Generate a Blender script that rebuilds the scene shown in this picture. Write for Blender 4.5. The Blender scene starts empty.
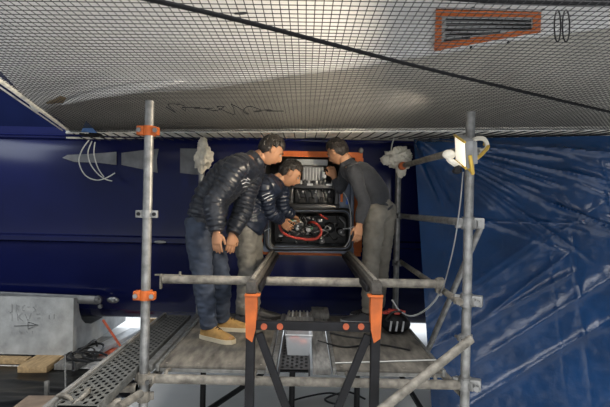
import bpy, bmesh, math, random
from mathutils import Vector, Matrix, noise
from mathutils.bvhtree import BVHTree
random.seed(7)
V = Vector
sc = bpy.context.scene
COL = sc.collection
R = math.radians

# ------------------------------------------------------------------ camera
CZ = 1.60                     # eye height above the hall floor
F = 500.0                     # focal length in pixels of a 610 x 407 frame
ROLL = R(1.2)
cam_d = bpy.data.cameras.new('camera')
cam_d.sensor_fit = 'HORIZONTAL'; cam_d.sensor_width = 36.0
cam_d.lens = 36.0 * F / 610.0
cam_d.clip_start = 0.05; cam_d.clip_end = 200
cam = bpy.data.objects.new('camera', cam_d); COL.objects.link(cam)
CM = Matrix.Translation((0, 0, CZ)) @ Matrix.Rotation(R(90), 4, 'X') @ Matrix.Rotation(ROLL, 4, 'Z')
cam.matrix_world = CM
sc.camera = cam
CR = CM.to_3x3()

# ------------------------------------------------------------------ world
w = bpy.data.worlds.new('hall_ambient'); sc.world = w; w.use_nodes = True
bg = w.node_tree.nodes['Background']
bg.inputs[0].default_value = (0.80, 0.90, 1.0, 1); bg.inputs[1].default_value = 0.31

def area(name, loc, target, size, size_y, energy, color):
    l = bpy.data.lights.new(name, 'AREA'); l.shape = 'RECTANGLE'
    l.size = size; l.size_y = size_y; l.energy = energy; l.color = color
    o = bpy.data.objects.new(name, l); COL.objects.link(o)
    o.location = loc
    o.rotation_euler = (V(target) - V(loc)).to_track_quat('-Z', 'Y').to_euler()
    return o
# unseen area lights around the hall
area('front_fill_light', (1.0, -5.0, 1.9), (0.0, 4.6, 1.9), 6.0, 3.2, 110, (1.0, 0.98, 0.95))  # added fill behind the camera, brightens the white beam; no door seen
area('hall_strip_lamp', (-5.6, 1.5, 3.8), (-0.5, 4.4, 1.0), 2.5, 1.5, 50, (0.85, 0.93, 1.0))

area('overhead_fill_light', (0.0, -0.6, 6.5), (0.0, -0.2, 0.0), 8.0, 3.0, 1180, (1.0, 0.99, 0.97))  # added overhead fill: its floor bounce brightens the beam underside
area('overhead_fill_light', (-1.5, 10.0, 6.5), (-1.5, 9.0, 0.0), 8.0, 3.0, 900, (0.93, 0.97, 1.0))  # added overhead fill for the far floor and the cradle side
area('far_fill_light', (-0.5, 11.5, 1.5), (-0.5, 5.0, 0.6), 9.0, 2.6, 420, (0.85, 0.93, 1.0))  # added low fill beyond the hull, lifts the floor under it; no door seen
sc.view_settings.view_transform = 'Standard'
sc.view_settings.look = 'None'
sc.view_settings.gamma = 1.0
sc.view_settings.use_curve_mapping = False
sc.view_settings.exposure = -0.08

# ------------------------------------------------------------------ placing
def ray(px, py):
    return CR @ V(((px - 305.0) / F, (203.5 - py) / F, -1.0))
def at(px, py, d):            # point of the place d metres in front of the camera
    r = ray(px, py); return V((0, 0, CZ)) + r * (d / r.y)
def onz(px, py, z):           # point at height z
    r = ray(px, py); return V((0, 0, CZ)) + r * ((z - CZ) / r.z)
def pxm(d): return d / F      # metres per pixel

# ------------------------------------------------------------------ materials
MATS = {}
def mat(name, col, rough=0.6, metal=0.0, var=0.25, scale=6.0, bump=0.0, bscale=40.0, coat=0.0,
        col2=None, spec=0.5, stretch=(1, 1, 1), emit=None, alpha=1.0, trans=0.0, detail=6.0, sheen=0.0, contrast=(0.3, 0.7)):
    if name in MATS: return MATS[name]
    m = bpy.data.materials.new(name); m.use_nodes = True
    nt = m.node_tree; n = nt.nodes; L = nt.links
    p = n['Principled BSDF']
    tc = n.new('ShaderNodeTexCoord'); mp = n.new('ShaderNodeMapping'); mp.inputs['Scale'].default_value = stretch
    L.new(tc.outputs['Object'], mp.inputs[0])
    tx = n.new('ShaderNodeTexNoise'); tx.inputs['Scale'].default_value = scale; tx.inputs['Detail'].default_value = detail
    L.new(mp.outputs[0], tx.inputs['Vector'])
    rp = n.new('ShaderNodeValToRGB')
    c1 = [max(0, c * (1 - var)) for c in col]; c2 = col2 if col2 else [min(1, c * (1 + var)) for c in col]
    rp.color_ramp.elements[0].color = (*c1, 1); rp.color_ramp.elements[1].color = (*c2, 1)
    rp.color_ramp.elements[0].position = contrast[0]; rp.color_ramp.elements[1].position = contrast[1]
    L.new(tx.outputs['Fac'], rp.inputs[0]); L.new(rp.outputs[0], p.inputs['Base Color'])
    p.inputs['Roughness'].default_value = rough; p.inputs['Metallic'].default_value = metal
    p.inputs['Specular IOR Level'].default_value = spec
    p.inputs['Coat Weight'].default_value = coat
    p.inputs['Coat Roughness'].default_value = 0.08
    p.inputs['Sheen Weight'].default_value = sheen
    if bump:
        t2 = n.new('ShaderNodeTexNoise'); t2.inputs['Scale'].default_value = bscale; t2.inputs['Detail'].default_value = 5
        L.new(mp.outputs[0], t2.inputs['Vector'])
        b = n.new('ShaderNodeBump'); b.inputs['Strength'].default_value = bump; b.inputs['Distance'].default_value = 0.01
        L.new(t2.outputs['Fac'], b.inputs['Height']); L.new(b.outputs[0], p.inputs['Normal'])
    if emit:
        p.inputs['Emission Color'].default_value = (*emit[:3], 1); p.inputs['Emission Strength'].default_value = emit[3]
    if alpha < 1: p.inputs['Alpha'].default_value = alpha
    if trans: p.inputs['Transmission Weight'].default_value = trans
    MATS[name] = m
    return m

M_hull   = mat('navy_gelcoat', (0.0040, 0.0065, 0.050), 0.16, var=0.2, scale=1.2, coat=0.0, spec=0.45, bump=0.02, bscale=3)
M_white  = mat('white_boat_paint', (0.80, 0.80, 0.80), 0.38, var=0.07, scale=1.5, coat=0.2)
M_beige  = mat('grey_primer', (0.40, 0.38, 0.335), 0.7, var=0.15, scale=2.5, bump=0.1, bscale=25)
M_flange = mat('pale_flange', (0.80, 0.78, 0.70), 0.6, var=0.25, scale=14)
M_net    = mat('black_net_cord', (0.018, 0.018, 0.020), 0.7, var=0.3)
M_black  = mat('black_paint', (0.006, 0.006, 0.0075), 0.6, spec=0.25, var=0.4, scale=12, bump=0.05)
M_rope   = mat('black_rope', (0.003, 0.003, 0.004), 0.7, spec=0.2, var=0.3, scale=40)
M_galv   = mat('galvanised_steel', (0.27, 0.27, 0.265), 0.5, metal=0.75, var=0.35, scale=18, bump=0.08, bscale=60)
M_galvd  = mat('dusty_galvanised_steel', (0.185, 0.17, 0.145), 0.7, metal=0.35, var=0.45, scale=22, bump=0.3, bscale=70)
M_orange = mat('orange_paint', (0.40, 0.085, 0.010), 0.6, var=0.25, scale=14, bump=0.05)
M_otape  = mat('orange_tape', (0.58, 0.125, 0.015), 0.6, var=0.18, scale=9)
M_ply    = mat('worn_deck_plywood', (0.085, 0.077, 0.066), 0.85, var=0.5, scale=5, bump=0.3, bscale=50, stretch=(3, 0.8, 1), col2=(0.175, 0.158, 0.132))
M_alu    = mat('dull_aluminium', (0.22, 0.22, 0.21), 0.5, metal=0.6, var=0.3, scale=20)
M_tread  = mat('perforated_zinc', (0.14, 0.14, 0.13), 0.6, metal=0.4, var=0.3, scale=14)
M_rail   = mat('dark_rail_timber', (0.045, 0.040, 0.034), 0.8, var=0.4, scale=10, stretch=(4, 0.6, 4), bump=0.2)
M_gboard = mat('grey_board', (0.16, 0.155, 0.145), 0.9, var=0.4, scale=14, stretch=(3, .6, 1), bump=0.3)
M_tarp   = mat('blue_tarpaulin', (0.002, 0.027, 0.092), 0.27, var=0.25, scale=3.0, bump=0.22, bscale=32, spec=0.42)
M_navyt  = mat('navy_cover', (0.0025, 0.006, 0.036), 0.8, var=0.2, scale=2, spec=0.1)
M_floor  = mat('pale_hall_floor', (0.74, 0.74, 0.73), 0.7, var=0.15, scale=1.2, bump=0.03)
M_blkfilm= mat('black_plastic_film', (0.004, 0.004, 0.004), 0.35, spec=0.3, var=0.4, scale=4, bump=0.25, bscale=14)
M_crad   = mat('cradle_grey_block', (0.36, 0.37, 0.37), 0.8, var=0.25, scale=7, bump=0.2, bscale=60)
M_wood   = mat('plank_wood', (0.36, 0.25, 0.13), 0.8, var=0.3, scale=8, stretch=(5, 1, 5), bump=0.1)
M_brown  = mat('brown_board', (0.20, 0.15, 0.11), 0.8, var=0.3, scale=9)
M_redor  = mat('fluorescent_red_paint', (0.75, 0.16, 0.08), 0.6, var=0.25, scale=12)
M_steel  = mat('stainless_steel', (0.26, 0.26, 0.26), 0.35, metal=0.9, var=0.2, scale=12)
M_rag    = mat('off_white_rag', (0.66, 0.62, 0.53), 0.95, var=0.2, scale=18, bump=0.3, bscale=40)
M_cord   = mat('white_cord', (0.55, 0.55, 0.52), 0.7, var=0.15)
M_yellow = mat('yellow_bracket', (0.50, 0.33, 0.05), 0.5, var=0.2)
M_lamp   = mat('lamp_diffuser', (0.9, 0.88, 0.8), 0.4, var=0.03, emit=(1.0, 0.90, 0.72, 0.75))
M_grey   = mat('grey_plastic', (0.20, 0.205, 0.21), 0.5, var=0.25, scale=15)
M_dark   = mat('dark_steel', (0.045, 0.045, 0.047), 0.6, var=0.4, scale=15)
M_lgrey  = mat('light_grey_plastic', (0.40, 0.41, 0.42), 0.5, var=0.2, scale=15)
M_bgrey  = mat('blue_grey_panel', (0.13, 0.155, 0.21), 0.45, var=0.25, scale=10)
M_rubber = mat('black_rubber', (0.010, 0.010, 0.011), 0.55, var=0.4, scale=20)
M_engine = mat('engine_black', (0.013, 0.013, 0.014), 0.38, var=0.5, scale=25)
M_cast   = mat('cast_alloy', (0.30, 0.30, 0.30), 0.42, metal=0.7, var=0.3, scale=30)
M_redh   = mat('red_hose', (0.42, 0.045, 0.03), 0.4, var=0.2, scale=30)
M_bluep  = mat('blue_plastic', (0.02, 0.10, 0.45), 0.4, var=0.2)
M_green  = mat('green_plastic', (0.03, 0.16, 0.07), 0.4, var=0.2)
M_skin   = mat('skin', (0.37, 0.19, 0.105), 0.55, var=0.12, scale=14, spec=0.4)
M_lips   = mat('lips', (0.36, 0.13, 0.10), 0.5, var=0.1)
M_eye    = mat('eye_white', (0.35, 0.32, 0.29), 0.3, var=0.05)
M_iris   = mat('dark_iris', (0.03, 0.018, 0.01), 0.2, var=0.1)
M_hair   = mat('dark_brown_hair', (0.016, 0.012, 0.009), 0.5, var=0.5, scale=60, stretch=(1, 1, 0.2), bump=0.5, bscale=120)
M_puff1  = mat('navy_puffer_nylon', (0.011, 0.014, 0.022), 0.36, var=0.25, scale=20, bump=0.15, bscale=50, sheen=0.05)
M_puff2  = mat('dark_blue_puffer_nylon', (0.012, 0.017, 0.032), 0.36, var=0.25, scale=20, bump=0.15, bscale=50)
M_sweat  = mat('charcoal_knit', (0.026, 0.029, 0.036), 0.85, var=0.2, scale=40, bump=0.25, bscale=160, sheen=0.1)
M_jeans  = mat('blue_denim', (0.030, 0.041, 0.066), 0.85, var=0.35, scale=12, bump=0.2, bscale=200)
M_gtrous = mat('grey_work_trousers', (0.16, 0.155, 0.14), 0.85, var=0.25, scale=14, bump=0.2, bscale=90)
M_otrous = mat('stone_grey_chinos', (0.20, 0.185, 0.155), 0.85, var=0.2, scale=12, bump=0.2, bscale=90)
M_tan    = mat('tan_nubuck', (0.34, 0.20, 0.065), 0.85, var=0.25, scale=20, bump=0.1, bscale=90)
M_sole   = mat('cream_sole', (0.52, 0.46, 0.34), 0.7, var=0.15)
M_shoed  = mat('dark_shoe', (0.03, 0.03, 0.033), 0.6, var=0.3)
M_white2 = mat('white_print', (0.6, 0.6, 0.62), 0.6, var=0.1)
M_pencil = mat('dark_marker', (0.06, 0.06, 0.065), 0.8, var=0.2)
M_clear  = mat('frosted_clear_plastic', (0.50, 0.52, 0.54), 0.25, var=0.08, alpha=0.42)
M_brass  = mat('yellow_brown_tag', (0.25, 0.17, 0.07), 0.7, var=0.2)
M_faint  = mat('faint_marker', (0.29, 0.295, 0.30), 0.8, var=0.1)
M_dullred = mat('dull_red_paint', (0.30, 0.06, 0.02), 0.7, var=0.3)
M_hpatch  = mat('grey_hull_patch', (0.135, 0.14, 0.15), 0.5, var=0.35, scale=9)
M_bluec  = mat('blue_cloth', (0.05, 0.12, 0.30), 0.8, var=0.3)

# ------------------------------------------------------------------ mesh helpers
WLOC = {}
class MB:
    def __init__(s): s.v = []; s.f = []
    def add(s, vs, fs):
        k = len(s.v); s.v += [V(p) for p in vs]; s.f += [tuple(i + k for i in f) for f in fs]; return s
    def bm(s, b):
        b.verts.ensure_lookup_table(); b.verts.index_update()
        s.add([v.co.copy() for v in b.verts], [[v.index for v in f.verts] for f in b.faces]); b.free(); return s
    def box(s, c, size, rot=None, bev=0.0):
        b = bmesh.new(); bmesh.ops.create_cube(b, size=1)
        for v in b.verts: v.co = V((v.co.x * size[0], v.co.y * size[1], v.co.z * size[2]))
        if bev: bmesh.ops.bevel(b, geom=list(b.edges), offset=bev, segments=2, affect='EDGES', profile=0.5)
        m = (rot.to_4x4() if rot is not None else Matrix.Identity(4)); m = Matrix.Translation(V(c)) @ m
        for v in b.verts: v.co = m @ v.co
        return s.bm(b)
    def bar(s, p, q, wd, ht, up=(0, 0, 1), bev=0.0):     # box running from p to q
        p, q = V(p), V(q); t = (q - p); ln = t.length; t.normalize()
        x = t.cross(V(up)); 
        if x.length < 1e-4: x = t.cross(V((1, 0, 0)))
        x.normalize(); z = x.cross(t)
        rot = Matrix((x, t, z)).transposed()
        return s.box((p + q) / 2, (wd, ln, ht), rot, bev)
    def tube(s, pts, r, n=10, closed=False, cap=True):
        pts = [V(p) for p in pts]; N = len(pts)
        rr = r if isinstance(r, (list, tuple)) else [r] * N
        tg = []
        for i in range(N):
            a = pts[(i - 1) % N] if (closed or i > 0) else pts[0]
            c = pts[(i + 1) % N] if (closed or i < N - 1) else pts[-1]
            t = c - a; t = t.normalized() if t.length > 1e-9 else V((0, 0, 1)); tg.append(t)
        u = tg[0].orthogonal().normalized(); k0 = len(s.v)
        for i in range(N):
            u = (u - tg[i] * u.dot(tg[i]))
            u = u.normalized() if u.length > 1e-6 else tg[i].orthogonal().normalized()
            w_ = tg[i].cross(u)
            for j in range(n):
                a = 2 * math.pi * j / n
                s.v.append(pts[i] + (u * math.cos(a) + w_ * math.sin(a)) * rr[i])
        for i in range(N if closed else N - 1):
            i2 = (i + 1) % N
            for j in range(n):
                j2 = (j + 1) % n
                s.f.append((k0 + i * n + j, k0 + i * n + j2, k0 + i2 * n + j2, k0 + i2 * n + j))
        if cap and not closed:
            s.f.append(tuple(k0 + j for j in reversed(range(n))))
            s.f.append(tuple(k0 + (N - 1) * n + j for j in range(n)))
        return s
    def pipe(s, p, q, r, ri=None, n=16):                  # hollow scaffold tube
        p, q = V(p), V(q); t = (q - p).normalized(); ri = ri or r * 0.82
        return s.tube([p + t * 0.03, p, p, q, q, q - t * 0.03], [ri, ri, r, r, ri, ri], n)
    def lathe(s, prof, c, axis=(0, 0, 1), n=16):
        ax = V(axis).normalized(); u = ax.orthogonal().normalized(); w_ = ax.cross(u); k0 = len(s.v)
        for (r, h) in prof:
            for j in range(n):
                a = 2 * math.pi * j / n
                s.v.append(V(c) + ax * h + (u * math.cos(a) + w_ * math.sin(a)) * r)
        for i in range(len(prof) - 1):
            for j in range(n):
                j2 = (j + 1) % n
                s.f.append((k0 + i * n + j, k0 + i * n + j2, k0 + (i + 1) * n + j2, k0 + (i + 1) * n + j))
        s.f.append(tuple(k0 + j for j in reversed(range(n)))); s.f.append(tuple(k0 + (len(prof) - 1) * n + j for j in range(n)))
        return s
    def ball(s, c, r, sc_=(1, 1, 1), n=12, rot=None, fn=None):
        b = bmesh.new(); bmesh.ops.create_uvsphere(b, u_segments=n, v_segments=max(6, n * 2 // 3), radius=1)
        for v in b.verts:
            q = v.co.copy()
            if fn: q = q * fn(q)
            q = V((q.x * sc_[0], q.y * sc_[1], q.z * sc_[2])) * r
            if rot is not None: q = rot @ q
            v.co = q + V(c)
        return s.bm(b)
    def prism(s, poly, ext):                              # polygon points extruded along ext
        n = len(poly); ext = V(ext)
        vs = [V(p) for p in poly] + [V(p) + ext for p in poly]
        fs = [tuple(range(n - 1, -1, -1)), tuple(range(n, 2 * n))] + [(i, (i + 1) % n, n + (i + 1) % n, n + i) for i in range(n)]
        return s.add(vs, fs)
    def sheet(s, fn, nu, nv, thick=0.0):                  # fn(u, v) -> point; given thickness along its normal
        k = len(s.v); P = [[V(fn(i / nu, j / nv)) for i in range(nu + 1)] for j in range(nv + 1)]
        g = lambda j, i: k + j * (nu + 1) + i
        for row in P: s.v += row
        fs = [(g(j, i), g(j, i + 1), g(j + 1, i + 1), g(j + 1, i)) for j in range(nv) for i in range(nu)]
        s.f += fs
        if thick:
            k2 = len(s.v); o = k2 - k
            for j in range(nv + 1):
                for i in range(nu + 1):
                    du = P[j][min(i + 1, nu)] - P[j][max(i - 1, 0)]; dv = P[min(j + 1, nv)][i] - P[max(j - 1, 0)][i]
                    nn = du.cross(dv); nn = nn.normalized() if nn.length > 1e-12 else V((0, 0, 1))
                    s.v.append(P[j][i] - nn * thick)
            s.f += [tuple(a + o for a in reversed(f)) for f in fs]
            rim = [g(0, i) for i in range(nu)] + [g(j, nu) for j in range(nv)] + [g(nv, i) for i in range(nu, 0, -1)] + [g(j, 0) for j in range(nv, 0, -1)]
            for a, b_ in zip(rim, rim[1:] + rim[:1]): s.f.append((b_, a, a + o, b_ + o))
        return s
    def mesh(s, name):
        me = bpy.data.meshes.new(name); me.from_pydata([tuple(p) for p in s.v], [], s.f); me.update(); return me
    def build(s, name, m, parent=None, smooth=True, **tags):
        return link(name, s.mesh(name), m, parent, smooth, **tags)

def link(name, me, m, parent=None, smooth=True, fix=True, **tags):
    if len(me.vertices):
        lo = V([min(v.co[i] for v in me.vertices) for i in range(3)]); hi = V([max(v.co[i] for v in me.vertices) for i in range(3)])
        c = (lo + hi) / 2
        if parent is None: c.z = lo.z
    else: c = V((0, 0, 0))
    me.transform(Matrix.Translation(-c))
    if fix:
        b = bmesh.new(); b.from_mesh(me); bmesh.ops.recalc_face_normals(b, faces=b.faces); b.to_mesh(me); b.free()
    if smooth:
        for p in me.polygons: p.use_smooth = True
        try: me.set_sharp_from_angle(angle=R(38))
        except Exception: pass
    me.materials.clear(); me.materials.append(m)
    o = bpy.data.objects.new(name, me); COL.objects.link(o)
    put(o, c, parent)
    for k, v in tags.items(): o[k] = v
    return o

def put(o, c, parent):
    o.location = c; WLOC[o] = V(c)
    if parent is not None:
        o.parent = parent; o.matrix_parent_inverse = Matrix.Translation(-WLOC[parent])

def thing(name, label, cat, loc, group=None):
    o = bpy.data.objects.new(name, None); COL.objects.link(o); o.empty_display_size = 0.1
    o.location = loc; WLOC[o] = V(loc); o['label'] = label; o['category'] = cat
    if group: o['group'] = group
    return o
def clone(o, name, off, parent=None):
    c = bpy.data.objects.new(name, o.data); COL.objects.link(c); put(c, WLOC[o] + V(off), parent); return c

def spline(pts, per=8, closed=False):
    pts = [V(p) for p in pts]; n = len(pts); out = []
    for i in range(n if closed else n - 1):
        if closed: p0, p1, p2, p3 = pts[i - 1], pts[i], pts[(i + 1) % n], pts[(i + 2) % n]
        else: p0, p1, p2, p3 = pts[max(i - 1, 0)], pts[i], pts[i + 1], pts[min(i + 2, n - 1)]
        for k in range(per):
            t = k / per
            out.append(0.5 * ((2 * p1) + (p2 - p0) * t + (2 * p0 - 5 * p1 + 4 * p2 - p3) * t * t + (3 * p1 - p0 - 3 * p2 + p3) * t ** 3))
    if not closed: out.append(pts[-1])
    return out
def nz(p, s=1.0): return noise.noise(V(p) * s)

DECK = 0.54
def lerp(a, b, t): return a + (b - a) * t
# =================================================================== SETTING
MB().add([(-12, -6, 0), (12, -6, 0), (12, 16, 0), (-12, 16, 0)], [(0, 1, 2, 3)]).build('floor', M_floor, None, False, kind='structure',
        label='pale hall floor under the boat and the scaffold')

# =================================================================== BOAT
boat = thing('sailing_boat', 'large navy blue boat hull with open engine hatch filling the background', 'boat', (-1.0, 5.6, 0))
GZ = CZ + 0.64                 # gunwale height (the net is laced on there)
OX0, OX1 = at(264, 200, 4.98).x, at(354, 200, 4.98).x
OZ0, OZ1 = at(305, 250.5, 4.98).z, at(305, 157, 4.98).z
HULLP = [(GZ + 0.08, 5.06), (GZ - 0.03, 5.015), (OZ1, 4.98), (1.72, 4.98), (1.50, 4.98), (CZ - 0.355, 4.985), (CZ - 0.372, 4.955), (CZ - 0.42, 4.955), (CZ - 0.437, 4.985),
         (OZ0, 4.99), (0.86, 5.01), (0.66, 5.04), (0.50, 5.09), (0.40, 5.17), (0.355, 5.30), (0.345, 5.6), (0.34, 5.9)]
HULLP.sort(key=lambda a: -a[0])
cols = [-7.5, -5, -3.6, -3.0, -2.4, -1.8, -1.2, -0.7, OX0, (OX0 + OX1) / 2, OX1, 1.0, 1.6, 2.4, 3.5]
m = MB(); n = len(HULLP)
for x in cols:
    for (z, d) in HULLP: m.v.append(V((x, d, z)))
for i in range(len(cols) - 1):
    for j in range(n - 1):
        zc = (HULLP[j][0] + HULLP[j + 1][0]) / 2; xc = (cols[i] + cols[i + 1]) / 2
        if OX0 < xc < OX1 and OZ0 < zc < OZ1: continue
        m.f.append((i * n + j, (i + 1) * n + j, (i + 1) * n + j + 1, i * n + j + 1))
hull = m.build('hull_shell', M_hull, boat)
MB().sheet(lambda u, v: V((lerp(-7.5, 3.5, u), lerp(5.9, 7.0, math.sin(v * math.pi / 2) ** .6), lerp(.34, GZ + .1, v))), 10, 12, .02).build('far_hull_side', M_hull, boat)
# inside of the engine room behind the hatch
m = MB(); y0, y1 = 4.98, 5.95
m.add([(OX0, y0, OZ0), (OX1, y0, OZ0), (OX1, y0, OZ1), (OX0, y0, OZ1), (OX0, y1, OZ0), (OX1, y1, OZ0), (OX1, y1, OZ1), (OX0, y1, OZ1)],
      [(0, 1, 5, 4), (1, 2, 6, 5), (2, 3, 7, 6), (3, 0, 4, 7), (4, 5, 6, 7)])
m.build('engine_room_lining', M_dark, boat, False, fix=False)
# orange tape round the hatch
def tape(p0, p1, p2, p3, name='hatch_tape', mm=M_otape, parent=boat, th=0.006):
    poly = [V(p0), V(p1), V(p2), V(p3)]; nn = (poly[1] - poly[0]).cross(poly[2] - poly[0]).normalized()
    if nn.y > 0: nn = -nn
    return MB().prism([p + nn * 0.003 for p in poly], nn * th).build(name, mm, parent, False)
tw = 0.075
yt = 4.974
tape((OX0 - tw, yt, OZ1), (OX1 + tw, yt, OZ1), (OX1 + tw, yt, OZ1 + tw * .75), (OX0 - tw, yt, OZ1 + tw * .75))
tape((OX0 - tw, yt, OZ0 - tw * .6), (OX1 + tw, yt, OZ0 - tw * .6), (OX1 + tw, yt, OZ0), (OX0 - tw, yt, OZ0))
tape((OX0 - tw * .6, yt - .02, OZ0), (OX0, yt - .02, OZ0), (OX0, yt - .004, OZ1), (OX0 - tw * .6, yt - .004, OZ1))
tape((OX1, yt - .02, OZ0), (OX1 + tw * 1.1, yt - .02, OZ0), (OX1 + tw * 1.1, yt - .004, OZ1), (OX1, yt - .004, OZ1))
# gunwale flange that carries the lacing
NZ = CZ + 0.653
near_e = [onz(a, b, NZ) for a, b in ((66, 132.5), (150, 132), (300, 131.5), (400, 131), (520, 130), (660, 128.5))]
far_e = [at(66, 140.5, 5.02), at(150, 140, 5.0), at(300, 139, 4.98), at(400, 138.5, 4.96), at(520, 137, 4.62), at(660, 134, 4.2)]
def NEd(x):
    for p, q in zip(near_e, near_e[1:]):
        if x <= q.x or q is near_e[-1]: return lerp(p.y, q.y, (x - p.x) / (q.x - p.x))
def FEd(x):
    for p, q in zip(far_e, far_e[1:]):
        if x <= q.x or q is far_e[-1]: t = (x - p.x) / (q.x - p.x); return p.lerp(q, t)
ns_, fs_ = spline(near_e, 6), spline(far_e, 6)
def flange(u, v):
    i = u * (len(ns_) - 1); a = min(int(i), len(ns_) - 2); t = i - a
    return ns_[a].lerp(ns_[a + 1], t).lerp(fs_[a].lerp(fs_[a + 1], t), v) + V((0, 0, .012))
MB().sheet(flange, 30, 4, -0.012).build('gunwale_flange', M_flange, boat)
m = MB(); m.tube([(-7.4, 4.965, GZ - 0.012), (3.5, 4.965, GZ - 0.012)], 0.014, 8); m.build('rub_rail', M_hull, boat)
# long stainless chain plate rail low on the hull
p0, p1 = at(-60, 293, 4.93), at(96, 300, 4.95)
sp = MB().bar(p0, p1, 0.03, 0.085, bev=0.012).build('chain_plate', M_steel, boat)
MB().lathe([(0.0, -.03), (0.042, -.03), (0.042, .012), (0.0, .02)], p1 + V((0.01, 0, 0)), (0, -1, 0), 18).build('rounded_end', M_steel, sp)
for q in ((98, 299), (101, 306)):
    MB().lathe([(0.0, 0), (0.022, 0), (0.022, .03), (0.014, .038), (0, .038)], at(*q, 4.94), (0, -1, 0), 6).build('bolt', M_steel, sp)
m = MB(); c = at(113, 300, 4.96)
m.ball(c, 0.062, (1, .3, .52), 16); fit = m.build('hull_fitting', M_steel, boat)
MB().lathe([(0.0, 0), (0.014, 0), (0.014, .03), (0, .03)], c + V((0.015, -0.01, 0)), (0, -1, 0), 8).build('bolt', M_cast, fit)
# small scuff fittings on the hull
for q in (((150, 244), (172, 248)),):
    pass
MB().ball(at(160, 242, 4.95), .06, (1, .15, .28), 14).build('hull_fitting', M_steel, boat)

# flat grey patches high on the hull
_hb = BVHTree.FromPolygons([tuple(v.co + WLOC[hull]) for v in hull.data.vertices], [tuple(p.vertices) for p in hull.data.polygons])
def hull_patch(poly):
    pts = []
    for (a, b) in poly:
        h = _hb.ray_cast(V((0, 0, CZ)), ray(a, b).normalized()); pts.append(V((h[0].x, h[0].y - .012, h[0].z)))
    MB().prism(pts, (0, -.003, 0)).build('grey_patch', M_hpatch, boat, False)
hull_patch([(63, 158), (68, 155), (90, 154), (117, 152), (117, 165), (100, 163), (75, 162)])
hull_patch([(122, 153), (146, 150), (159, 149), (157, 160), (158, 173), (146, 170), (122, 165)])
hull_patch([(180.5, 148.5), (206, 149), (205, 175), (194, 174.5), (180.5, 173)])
MB().ball(at(361, 150.5, 4.95), .03, (.8, .5, 1), 12).build('hull_fitting', M_alu, boat)
# ---- white cross beam and grey topside above the net
# crease line between grey topside and the white beam
creasepx = [(38, 112), (48, 108), (63, 103), (100, 97), (150, 91), (200, 89), (280, 77), (340, 70), (400, 60), (450, 52), (520, 40), (610, 27), (720, 11)]
CRE = [at(x, y, 4.28) for x, y in creasepx]
nearpx = [(-160, -40), (-60, -40), (0, -40), (70, -42), (140, -44), (200, -45), (290, -45), (350, -44), (400, -30), (455, -12), (530, -4), (640, 3), (770, 6)]
NEA = [at(x, y, 2.35) for x, y in nearpx]
cre_s = spline(CRE, 6); nea_s = spline(NEA, 6)
def beam(u, v):
    i = u * (len(cre_s) - 1); a = min(int(i), len(cre_s) - 2); t = i - a
    c = cre_s[a].lerp(cre_s[a + 1], t); e = nea_s[a].lerp(nea_s[a + 1], t)
    p = c.lerp(e, v)
    p.z += 0.16 * math.sin(math.pi * v) * (0.6 + 0.4 * u)
    # rolled lip next to the crease and shallow fairing waves
    p.z += -0.035 * math.exp(-((v - 0.05) / 0.035) ** 2) + 0.02 * math.sin(u * 21 + v * 4) * v * (1 - v) * 2
    return p
BTH = 0.03
bmesh_ = MB().sheet(beam, 72, 40, BTH)
beam_o = bmesh_.build('cross_beam', M_white, boat)
def topside(u, v):
    i = u * (len(cre_s) - 1); a = min(int(i), len(cre_s) - 2); t = i - a
    c = cre_s[a].lerp(cre_s[a + 1], t) + V((0, .02, .015))
    g = V((max(at(72, 138, 5.05).x + .1 * u, c.x * 5.05 / 4.28), 5.05, GZ + 0.03))
    p = c.lerp(g, v); p.z += 0.05 * math.sin(math.pi * v)
    p.z += 0.012 * nz((p.x, p.y, 0), 2.5)
    return p
MB().sheet(topside, 60, 16, 0.02).build('topside_panel', M_beige, boat)
# folded lip on the left of the beam
fp = spline([at(62, 104, 4.15), at(90, 96, 4.12), at(130, 89, 4.1), at(165, 84, 4.1), at(186, 81, 4.12)], 6)
MB().tube(fp, [0.012 + 0.03 * math.sin(math.pi * i / (len(fp) - 1)) for i in range(len(fp))], 10).build('fairing_lip', M_white, beam_o)
# vent grille with orange tape on the beam
bvh_beam = BVHTree.FromObject(beam_o, bpy.context.evaluated_depsgraph_get()) if False else None
def onbeam(px, py):
    # intersect the view line with the beam sheet
    best = None
    r = ray(px, py); o = V((0, 0, CZ))
    h = BEAM_BVH.ray_cast(o, r.normalized())
    return h[0], (h[1] if h[1].z < 0 else -h[1])
_b = MB().sheet(beam, 72, 40)
BEAM_BVH = BVHTree.FromPolygons([tuple(v) for v in _b.v], _b.f)
def beampatch(quad, mm, name, th=0.006, lift=0.004, parent=beam_o, seg=10):
    # quad px corners a,b,c,d ; strip subdivided along a->b so it follows the surface
    a, b, c, d = quad; mbb = MB()
    def fn(u, v):
        x = lerp(lerp(a[0], b[0], u), lerp(d[0], c[0], u), v); y = lerp(lerp(a[1], b[1], u), lerp(d[1], c[1], u), v)
        p, nn = onbeam(x, y); return p + nn * lift
    mbb.sheet(fn, seg, 2, th); return mbb.build(name, mm, parent)
vent = [(436, 8), (540, 12), (538, 31), (434, 50)]
g_ = beampatch([(441, 13), (534, 16), (533, 28), (439, 44)], M_lgrey, 'vent_grille', 0.004, 0.003)
for k, (a, b) in enumerate((((446, 17), (531, 19)), ((446, 21.5), (531, 23)), ((445, 27), (531, 26.5)), ((445, 32.5), (500, 30.5)), ((444, 37.5), (470, 35.5)))):
    beampatch([a, b, (b[0], b[1] + 1.6), (a[0], a[1] + 2.6)], M_black, 'vent_slot', 0.006, 0.008, g_)
beampatch([(436, 8), (541, 11), (541, 15.5), (436, 14)], M_otape, 'vent_tape', 0.004, 0.011)
beampatch([(434, 50), (540, 31), (540, 26.5), (434, 42)], M_otape, 'vent_tape', 0.004, 0.012)
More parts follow.
